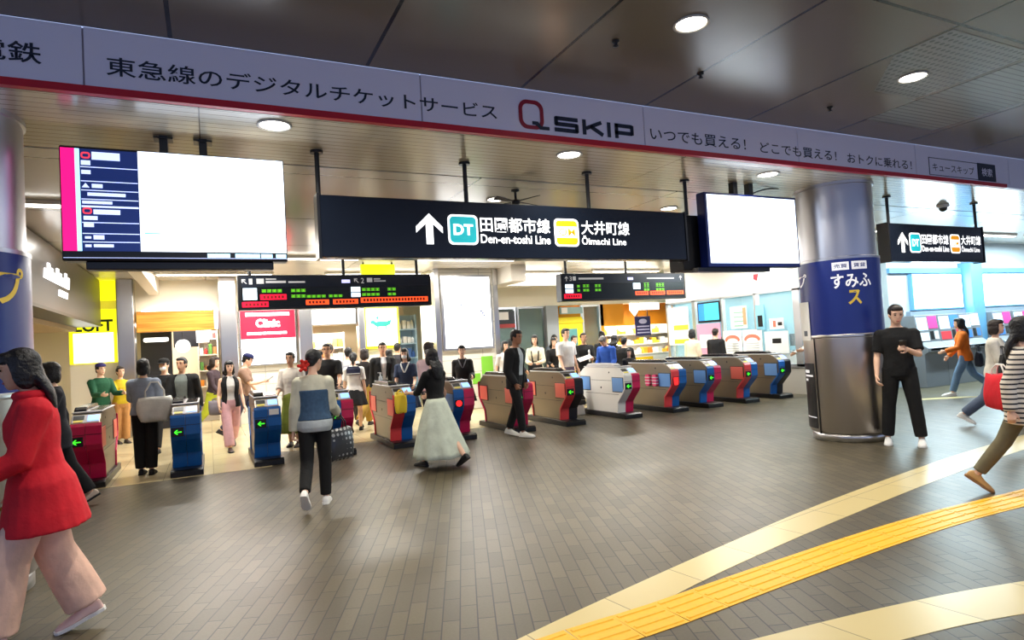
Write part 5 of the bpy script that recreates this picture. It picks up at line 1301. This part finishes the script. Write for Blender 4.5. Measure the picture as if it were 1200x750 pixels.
c = person('person in black standing with white sneakers in front of the thick column', 7.72, 4.90, 0, 1.74, 'm', 'short', HD, 0,
       dict(c=(12, 12, 14), sleeve='short', o=.020, hem=-.08, name='top'), ('trousers', (12, 12, 14), .014, .95), (242, 240, 236), sole_w,
       dict(L=(2, 3, 0), R=(-2, 3, 0), aL=(24, 10, 88, 30), aR=(6, 12, 20, 4), grip=(.9, .3)), .0085, None, yaw=14, pitch=16, spread=.10)
phone('dark phone held by the person in black at the column', hand_world(c, 0, (0, -.03, .04)), c['rz'])
# right foreground
stripe = stripe_mat('knit_stripe', (232, 222, 206), (44, 44, 50), 0.040, 0.36)
c = person('woman in cream and navy striped knit with red bag walking right at the right edge', 6.12, 2.86, 88, 1.53, 'f', 'long', HB, 0,
       dict(c=stripe, sleeve='long', o=.03, hem=-.20, name='striped_knit', minw=.16), ('trousers', (120, 112, 84), .006, .93), (206, 160, 96), cm('sole_tan', 150, 110, 70, .7),
       W_(L=(-25, 10, -36), R=(22, 6, 0), aL=(16, 8, 20, 0), aR=(-20, 10, 24, 0), grip=.4), .0085)
tote('bright red fabric bag hanging behind the striped knit woman', (6.20, 3.05, 1.12), R(55), .34, .18, .28, cl(216, 16, 36), .10, cm('strap_white', 230, 226, 220))
c = person('woman in white sweater carrying a black bag behind the striped knit woman', 9.75, 4.85, 78, 1.52, 'f', 'bob', HD, 0,
       dict(c=(232, 226, 212), sleeve='long', o=.03, name='sweater', hem=-.10, minw=.165), ('trousers', (90, 104, 128), .02, .95), (230, 228, 222), sole_w, W_(aL=(-20, 8, 14, 0)), .011)
tote('black shoulder bag of the woman in white sweater', Vector(c['root'].location) + Vector((-.12, -.16, 1.12)), R(40), .32, .14, .26, cl(22, 22, 26), .12)
person('dark-haired person in dark top at the right edge behind the striped knit', 10.35, 4.62, 70, 1.62, 'm', 'short', HB, 0, dict(c=(50, 52, 62), sleeve='long', o=.02, name='shirt'), ('trousers', (40, 44, 54), .01, .95), (40, 40, 42), None, W2(), .012)
c = person('woman in orange jacket and jeans walking left in front of the ticket machines', 13.25, 7.1, -82, 1.56, 'f', 'long', HB, 0,
       dict(c=(226, 112, 20), sleeve='long', o=.028, name='jacket', hem=-.12), ('trousers', (98, 126, 158), .012, .95), (226, 220, 214), sole_w, W_(aL=(26, 8, 50, 0)), .012)
tote('dark navy bag carried by the woman in orange jacket', Vector(c['root'].location) + Vector((.1, -.2, .98)), R(20), .30, .14, .26, cl(30, 34, 50), .14)
person('staff member in white sleeves and dark trousers half hidden by the column', 11.78, 9.28, -60, 1.60, 'm', 'short', HB, 1, dict(c=(236, 236, 230), sleeve='long', o=.018, name='shirt'), ('trousers', (28, 36, 62), .008, .96), (20, 20, 22), None, dict(aL=(35, 10, 50, 0), aR=(30, 8, 40, 0)), .011)

# --- left lanes and behind
c = person('woman seen from behind in grey-blue top and black trousers with white tote', -0.84, 10.2, 168, 1.62, 'f', 'bob', HB, 0,
       dict(c=(150, 160, 178), sleeve='elbow', o=.034, name='blouse', hem=-.02, minw=.16), ('trousers', (12, 12, 14), .022, .96), (22, 22, 24), None,
       dict(L=(4, 4, 0), R=(-2, 4, 0), aL=(36, 12, 60, 0), aR=(8, 10, 60, 8), grip=.6), .0095)
t = tote('white canvas tote on the shoulder of the woman in grey-blue top', world_pt(c, 'MT', (.17, -.14, .47)), c['rz'], .46, .18, .32, cl(226, 224, 216), .22, taper=.6)
person('man in open black jacket and grey shirt behind the blue gate with green arrow', -0.40, 11.85, -18, 1.67, 'm', 'short', HB, 1, dict(c=(22, 22, 26), sleeve='long', o=.034, gap=34, under=(120, 128, 122), name='jacket', hem=-.12), ('trousers', (30, 30, 34), .008, .95), (24, 24, 26), None, W_(), .011, yaw=-10)
person('person in black cap and white face mask beside the grey-shirted man', -0.70, 12.6, -20, 1.66, 'm', 'short', HB, 0, dict(c=(24, 24, 28), sleeve='long', o=.022, name='coat', hem=-.2), ('trousers', (24, 24, 28), .008, .95), (20, 20, 22), None, W2(), .011, lambda c: (x_mask(c), x_cap((20, 20, 22))(c)))
c = person('woman in black vest, white top and light pink trousers walking through the gate', 0.30, 11.75, 8, 1.56, 'f', 'longbob', HB, 0, dict(c=(18, 18, 20), sleeve='none', o=.026, gap=26, under=(238, 234, 226), name='vest', hem=-.06), ('trousers', (226, 174, 178), .030, .95), (60, 44, 38), None, W2(aL=(10, 10, 20, 0), aR=(4, 10, 40, 0)), .0095)
t = tote('grey shoulder bag at the hip of the woman in pink trousers', world_pt(c, 'MT', (.24, .02, .14)), c['rz'], .26, .12, .22, cl(140, 132, 140), .05)
c = person('young man in navy cap and tan tee looking at his phone by the tiled wall', 0.60, 13.4, 80, 1.68, 'm', 'short', HB, 0, dict(c=(150, 118, 98), sleeve='short', o=.022, name='tee'), ('trousers', (62, 62, 84), .01, .95), (36, 36, 40), None, W_(aL=(20, 8, 20, 0), aR=(34, 8, 68, 10), grip=(.2, .9)), .0105, x_cap((24, 32, 84), True), pitch=18)
phone('dark phone in the raised hand of the navy cap man', hand_world(c, 1, (0.02, -.02, .03)), c['rz'])
person('woman in dark top and yellow-green trousers standing beyond the pink trousers woman', 0.06, 14.9, 60, 1.66, 'f', 'longbob', HD, 0, dict(c=(60, 44, 52), sleeve='long', o=.016, name='top'), ('trousers', (190, 202, 50), .02, .95), (40, 36, 36), None, W_(), .012)
person('shop assistant in dark green shirt at far left behind the magenta gate', -1.84, 13.9, 30, 1.60, 'm', 'short', HB, 0, dict(c=(20, 84, 54), sleeve='long', o=.018, name='shirt'), ('trousers', (40, 44, 40), .01, .95), (30, 30, 32), None, dict(aL=(30, 8, 60, 0), aR=(30, 8, 60, 0)), .012, x_cap((50, 44, 110), False))
person('person in mustard yellow top at far left beside the grey pillar', -1.60, 14.6, 20, 1.52, 'f', 'bun', HD, 0, dict(c=(214, 186, 30), sleeve='long', o=.018, name='top'), ('trousers', (196, 140, 80), .02, .95), (60, 50, 44), None, dict(aL=(40, 8, 70, 0), aR=(40, 8, 60, 0)), .012)
person('woman in white tee and long olive skirt behind the blue gate with notice', 1.25, 11.25, -14, 1.60, 'f', 'bun_low', HB, 1, dict(c=(232, 222, 208), sleeve='elbow', o=.024, name='tee', hem=-.02), ('skirt', (116, 128, 42), .24, .22), (60, 52, 48), None, dict(aL=(12, 10, 24, 0), aR=(14, 10, 40, 0)), .0095, yaw=-8)
# --- the crowd between the left pillars
person('man in black tee with wristwatch behind the red scrunchie woman', 1.92, 11.6, -8, 1.72, 'm', 'short', HB, 1, dict(c=(26, 26, 28), sleeve='short', o=.018, name='tee'), ('trousers', (40, 40, 46), .01, .95), (30, 30, 32), None, dict(aL=(24, 10, 40, 0), aR=(10, 10, 30, 0)), .0105, lambda c: (x_glasses(c), MB().cyl(0, 0, -.012, .012, .034, 16).build('wristwatch', black, c['root']).__setattr__('matrix_local', Matrix.Translation(c['arms'][0][2]))))
person('dark-haired person in dark jacket half hidden behind the black tee man', 2.05, 13.9, 20, 1.69, 'm', 'short', HB, 0, dict(c=(40, 38, 44), sleeve='long', o=.02, name='jacket'), ('trousers', (36, 36, 40), .01, .95), (30, 30, 32), None, W_(), .012)
person('man in pale blue shirt seen from behind under the white fascia', 2.40, 14.2, 170, 1.80, 'm', 'short', HB, 0, dict(c=(206, 214, 232), sleeve='long', o=.022, name='shirt'), ('trousers', (44, 50, 70), .01, .95), (30, 30, 32), None, W_(), .012)
c = person('person with curly black hair, white top and grey rucksack seen from behind', 2.62, 13.3, 165, 1.69, 'm', 'fringe', HB, 0, dict(c=(228, 224, 220), sleeve='short', o=.02, name='top'), ('trousers', (60, 60, 66), .01, .95), (30, 30, 32), None, W2(), .012)
backpack('grey rucksack on the back of the curly-haired person', c, (150, 150, 160))
person('schoolgirl in white sailor blouse with navy collar and black skirt from behind', 2.50, 12.2, 176, 1.58, 'f', 'pony', HB, 0, dict(c=(238, 234, 226), sleeve='short', o=.022, name='sailor_blouse', hem=-.02), ('skirt', (20, 20, 26), .52, .24), (26, 24, 26), None, W2(aL=(4, 10, 16, 0), aR=(-4, 10, 16, 0)), .0095, x_sailor)
person('woman in dark brown top and khaki trousers turned away beside the sailor blouse', 2.86, 12.9, 150, 1.65, 'f', 'bob', HD, 0, dict(c=(44, 28, 24), sleeve='short', o=.016, name='top'), ('trousers', (168, 132, 48), .022, .95), (50, 40, 36), None, W_(), .011)
def suit(c):
    c['jm'] = cl(22, 24, 32); x_lapel_shirt(c)
person('man in black suit jacket and open white shirt walking toward the gates', 3.13, 12.4, 4, 1.75, 'm', 'short', HB, 1, dict(c=(22, 24, 32), sleeve='long', o=.032, gap=24, under=(240, 240, 238), name='suit_jacket', hem=-.14), ('trousers', (22, 24, 32), .008, .95), (20, 20, 22), None, W2(), .0095, suit)
person('black-haired person in dark top directly right of the suited man', 3.66, 14.0, 150, 1.60, 'f', 'long', HB, 0, dict(c=(34, 32, 38), sleeve='long', o=.02, name='top'), ('trousers', (30, 30, 34), .01, .95), (24, 24, 26), None, W_(), .012)
person('tall dark-haired man in dark shirt beyond the white face mask woman', 4.20, 15.2, 160, 1.75, 'm', 'short', HB, 1, dict(c=(44, 42, 48), sleeve='short', o=.02, name='shirt'), ('trousers', (36, 36, 40), .01, .95), (24, 24, 26), None, W2(), .012)
person('woman in white face mask and navy dress with white collar at the gate', 3.30, 11.4, -10, 1.60, 'f', 'longbob', HB, 0, dict(c=(40, 54, 82), sleeve='short', o=.022, name='dress_top', hem=-.02), ('skirt', (40, 54, 82), .45, .26), (30, 30, 34), None, W_(aL=(20, 10, 50, 0)), .0095, lambda c: (x_mask(c), x_vcollar((232, 230, 224))(c)))
c = person('person in pale pink shirt with wristwatch turned away beside the pale skirt woman', 3.22, 9.75, 140, 1.63, 'm', 'short', hairmat('hair_brown', 46, 34, 30), 0, dict(c=(232, 200, 204), sleeve='elbow', o=.026, name='shirt', minw=.17), ('trousers', (50, 54, 70), .01, .95), (30, 30, 32), None, dict(aL=(6, 5, 30, 10), aR=(6, 5, 30, 10)), .0105)
person('schoolgirl in black sailor uniform facing the gate below the white poster box', 4.48, 11.5, 0, 1.60, 'f', 'fringe', HB, 0, dict(c=(20, 20, 26), sleeve='long', o=.026, name='sailor_top', hem=-.02), ('skirt', (20, 20, 26), .45, .24), (24, 24, 26), None, W2(aL=(24, 10, 60, 0)), .0095, x_vcollar((120, 120, 128)))
# --- right group behind the gates
person('dark-haired person far behind the dark jacket man by the poster pillar', 6.62, 13.7, 120, 1.70, 'm', 'short', HB, 1, dict(c=(50, 48, 56), sleeve='long', o=.02, name='shirt'), ('trousers', (40, 40, 46), .01, .95), (24, 24, 26), None, W_(), .012)
person('person in white shirt behind the shoulder of the dark jacket man', 6.06, 12.9, 30, 1.64, 'f', 'bob', HB, 0, dict(c=(224, 222, 218), sleeve='short', o=.02, name='shirt'), ('trousers', (60, 60, 70), .01, .95), (24, 24, 26), None, W2(), .012)
c = person('woman in cream blouse and black pinafore holding a black bag in front', 6.92, 13.0, -6, 1.69, 'f', 'bob', HB, 0, dict(c=(240, 228, 198), sleeve='long', o=.02, name='blouse', hem=0), ('skirt', (30, 28, 30), .35, .24), (26, 24, 26), None, dict(aL=(22, 10, 60, 20), aR=(22, 10, 60, 20), grip=.8), .0105,
       lambda c: [MB().tube([c['MT'] @ Vector(p) for p in ((sd * .06, .125, .12), (sd * .085, .118, .40), (sd * .09, .0, .50), (sd * .08, -.10, .38), (sd * .05, -.10, .12))], .016, 8).build('pinafore_strap', cl(30, 28, 30), c['root'], smooth=True) for sd in (-1, 1)])
tote('black handbag held in front of the cream blouse woman', world_pt(c, 'MT', (0, .22, .20)), c['rz'], .34, .13, .24, cl(24, 24, 26), .08, name='handbag')
person('woman in black long-sleeved dress standing left of the white tee man', 7.60, 13.3, 10, 1.60, 'f', 'longbob', HB, 0, dict(c=(22, 22, 26), sleeve='long', o=.018, name='dress_top'), ('skirt', (22, 22, 26), .35, .24), (22, 22, 24), None, dict(aL=(20, 8, 70, 10), aR=(16, 8, 60, 10)), .0115)
person('dark-haired person far behind the woman in black dress', 8.60, 15.0, 0, 1.74, 'm', 'fringe', HB, 0, dict(c=(120, 130, 140), sleeve='short', o=.018, name='shirt'), ('trousers', (40, 44, 54), .01, .95), (24, 24, 26), None, W_(), .012)
person('tall man in plain white tee and purple-grey trousers facing right', 7.28, 12.2, 40, 1.79, 'm', 'short', HB, 0, dict(c=(240, 238, 234), sleeve='short', o=.030, name='tee', minw=.185), ('trousers', (110, 100, 130), .012, .95), (230, 228, 222), sole_w, dict(aL=(4, 8, 14, 0), aR=(8, 8, 20, 0)), .0095)
person('person with tied hair directly behind the white tee man', 8.72, 14.2, 30, 1.68, 'f', 'bun_low', HD, 0, dict(c=(36, 34, 40), sleeve='long', o=.018, name='top'), ('trousers', (40, 40, 46), .01, .95), (24, 24, 26), None, W_(), .012)
t_c = person('person in black clothes with white scarf band holding white papers', 8.02, 12.6, 12, 1.67, 'm', 'short', HD, 1, dict(c=(18, 18, 20), sleeve='long', o=.024, name='coat', hem=-.15), ('trousers', (18, 18, 20), .01, .95), (22, 22, 24), None, dict(aL=(20, 8, 70, 16), aR=(20, 8, 70, 16), grip=.7), .0105, lambda c: MB().tube([c['MT'] @ Vector(p) for p in ((-.10, .12, .10), (-.09, .13, .36), (-.075, .06, .51))], .022, 8, flat=.4).build('scarf', white_paint, c['root']))
t = thing('paper_sheets', 'white paper sheets held by the person in black clothes', 'paper', hand_world(t_c, 1, (0, -.02, .03)), t_c['rz'])
o = MB().box(-.16, .16, -.11, .11, -.004, .004).build('sheet', white_paint, t); o.rotation_euler = (R(-20), R(15), 0)
person('man in bright blue shirt with greying hair bowing his head', 8.22, 11.9, -30, 1.62, 'm', 'short', HG, 1, dict(c=(44, 92, 190), sleeve='long', o=.024, name='shirt', minw=.18), ('trousers', (40, 40, 50), .01, .95), (24, 24, 26), None, dict(aL=(18, 10, 40, 0), aR=(18, 10, 40, 0), lean=12), .0095, pitch=42)
person('person with hair bun in black seen from behind at the orange shop', 9.22, 13.6, 165, 1.74, 'f', 'bun', HB, 0, dict(c=(24, 24, 28), sleeve='long', o=.02, name='coat'), ('trousers', (24, 24, 28), .01, .95), (22, 22, 24), None, W_(), .012)
person('dark-haired woman in dark brown top left of the bulky black coat', 9.24, 13.1, 160, 1.63, 'f', 'longbob', HB, 0, dict(c=(36, 28, 28), sleeve='long', o=.018, name='top'), ('trousers', (30, 30, 34), .01, .95), (22, 22, 24), None, W2(), .012)
c = person('person in bulky black coat seen from behind before the yellow counter', 9.02, 12.4, 150, 1.56, 'm', 'short', HB, 0, dict(c=(16, 16, 18), sleeve='long', o=.05, name='coat', hem=-.2, minw=.22), ('trousers', (20, 20, 24), .01, .95), (22, 22, 24), None, W_(), .0105)
person('woman in cream top seen from behind at the office window', 10.82, 12.0, 150, 1.61, 'f', 'bob', HB, 0, dict(c=(240, 226, 196), sleeve='elbow', o=.026, name='top'), ('trousers', (120, 110, 100), .02, .95), (60, 50, 46), None, STAND, .0115)
person('man in dark jacket seen from behind beside the pink poster', 11.40, 11.8, 150, 1.60, 'm', 'short', HD, 0, dict(c=(26, 28, 36), sleeve='long', o=.03, name='jacket', minw=.19), ('trousers', (30, 32, 40), .01, .95), (22, 22, 24), None, STAND, .0115)

person('dark-haired child in black in front of the bulky black coat', 8.68, 11.75, 10, 1.24, 'f', 'bob', HB, 0, dict(c=(30, 28, 32), sleeve='long', o=.02, name='top'), ('trousers', (30, 30, 34), .01, .95), (22, 22, 24), None, STAND, .0105)

bpy.data.scenes.remove(TMP)
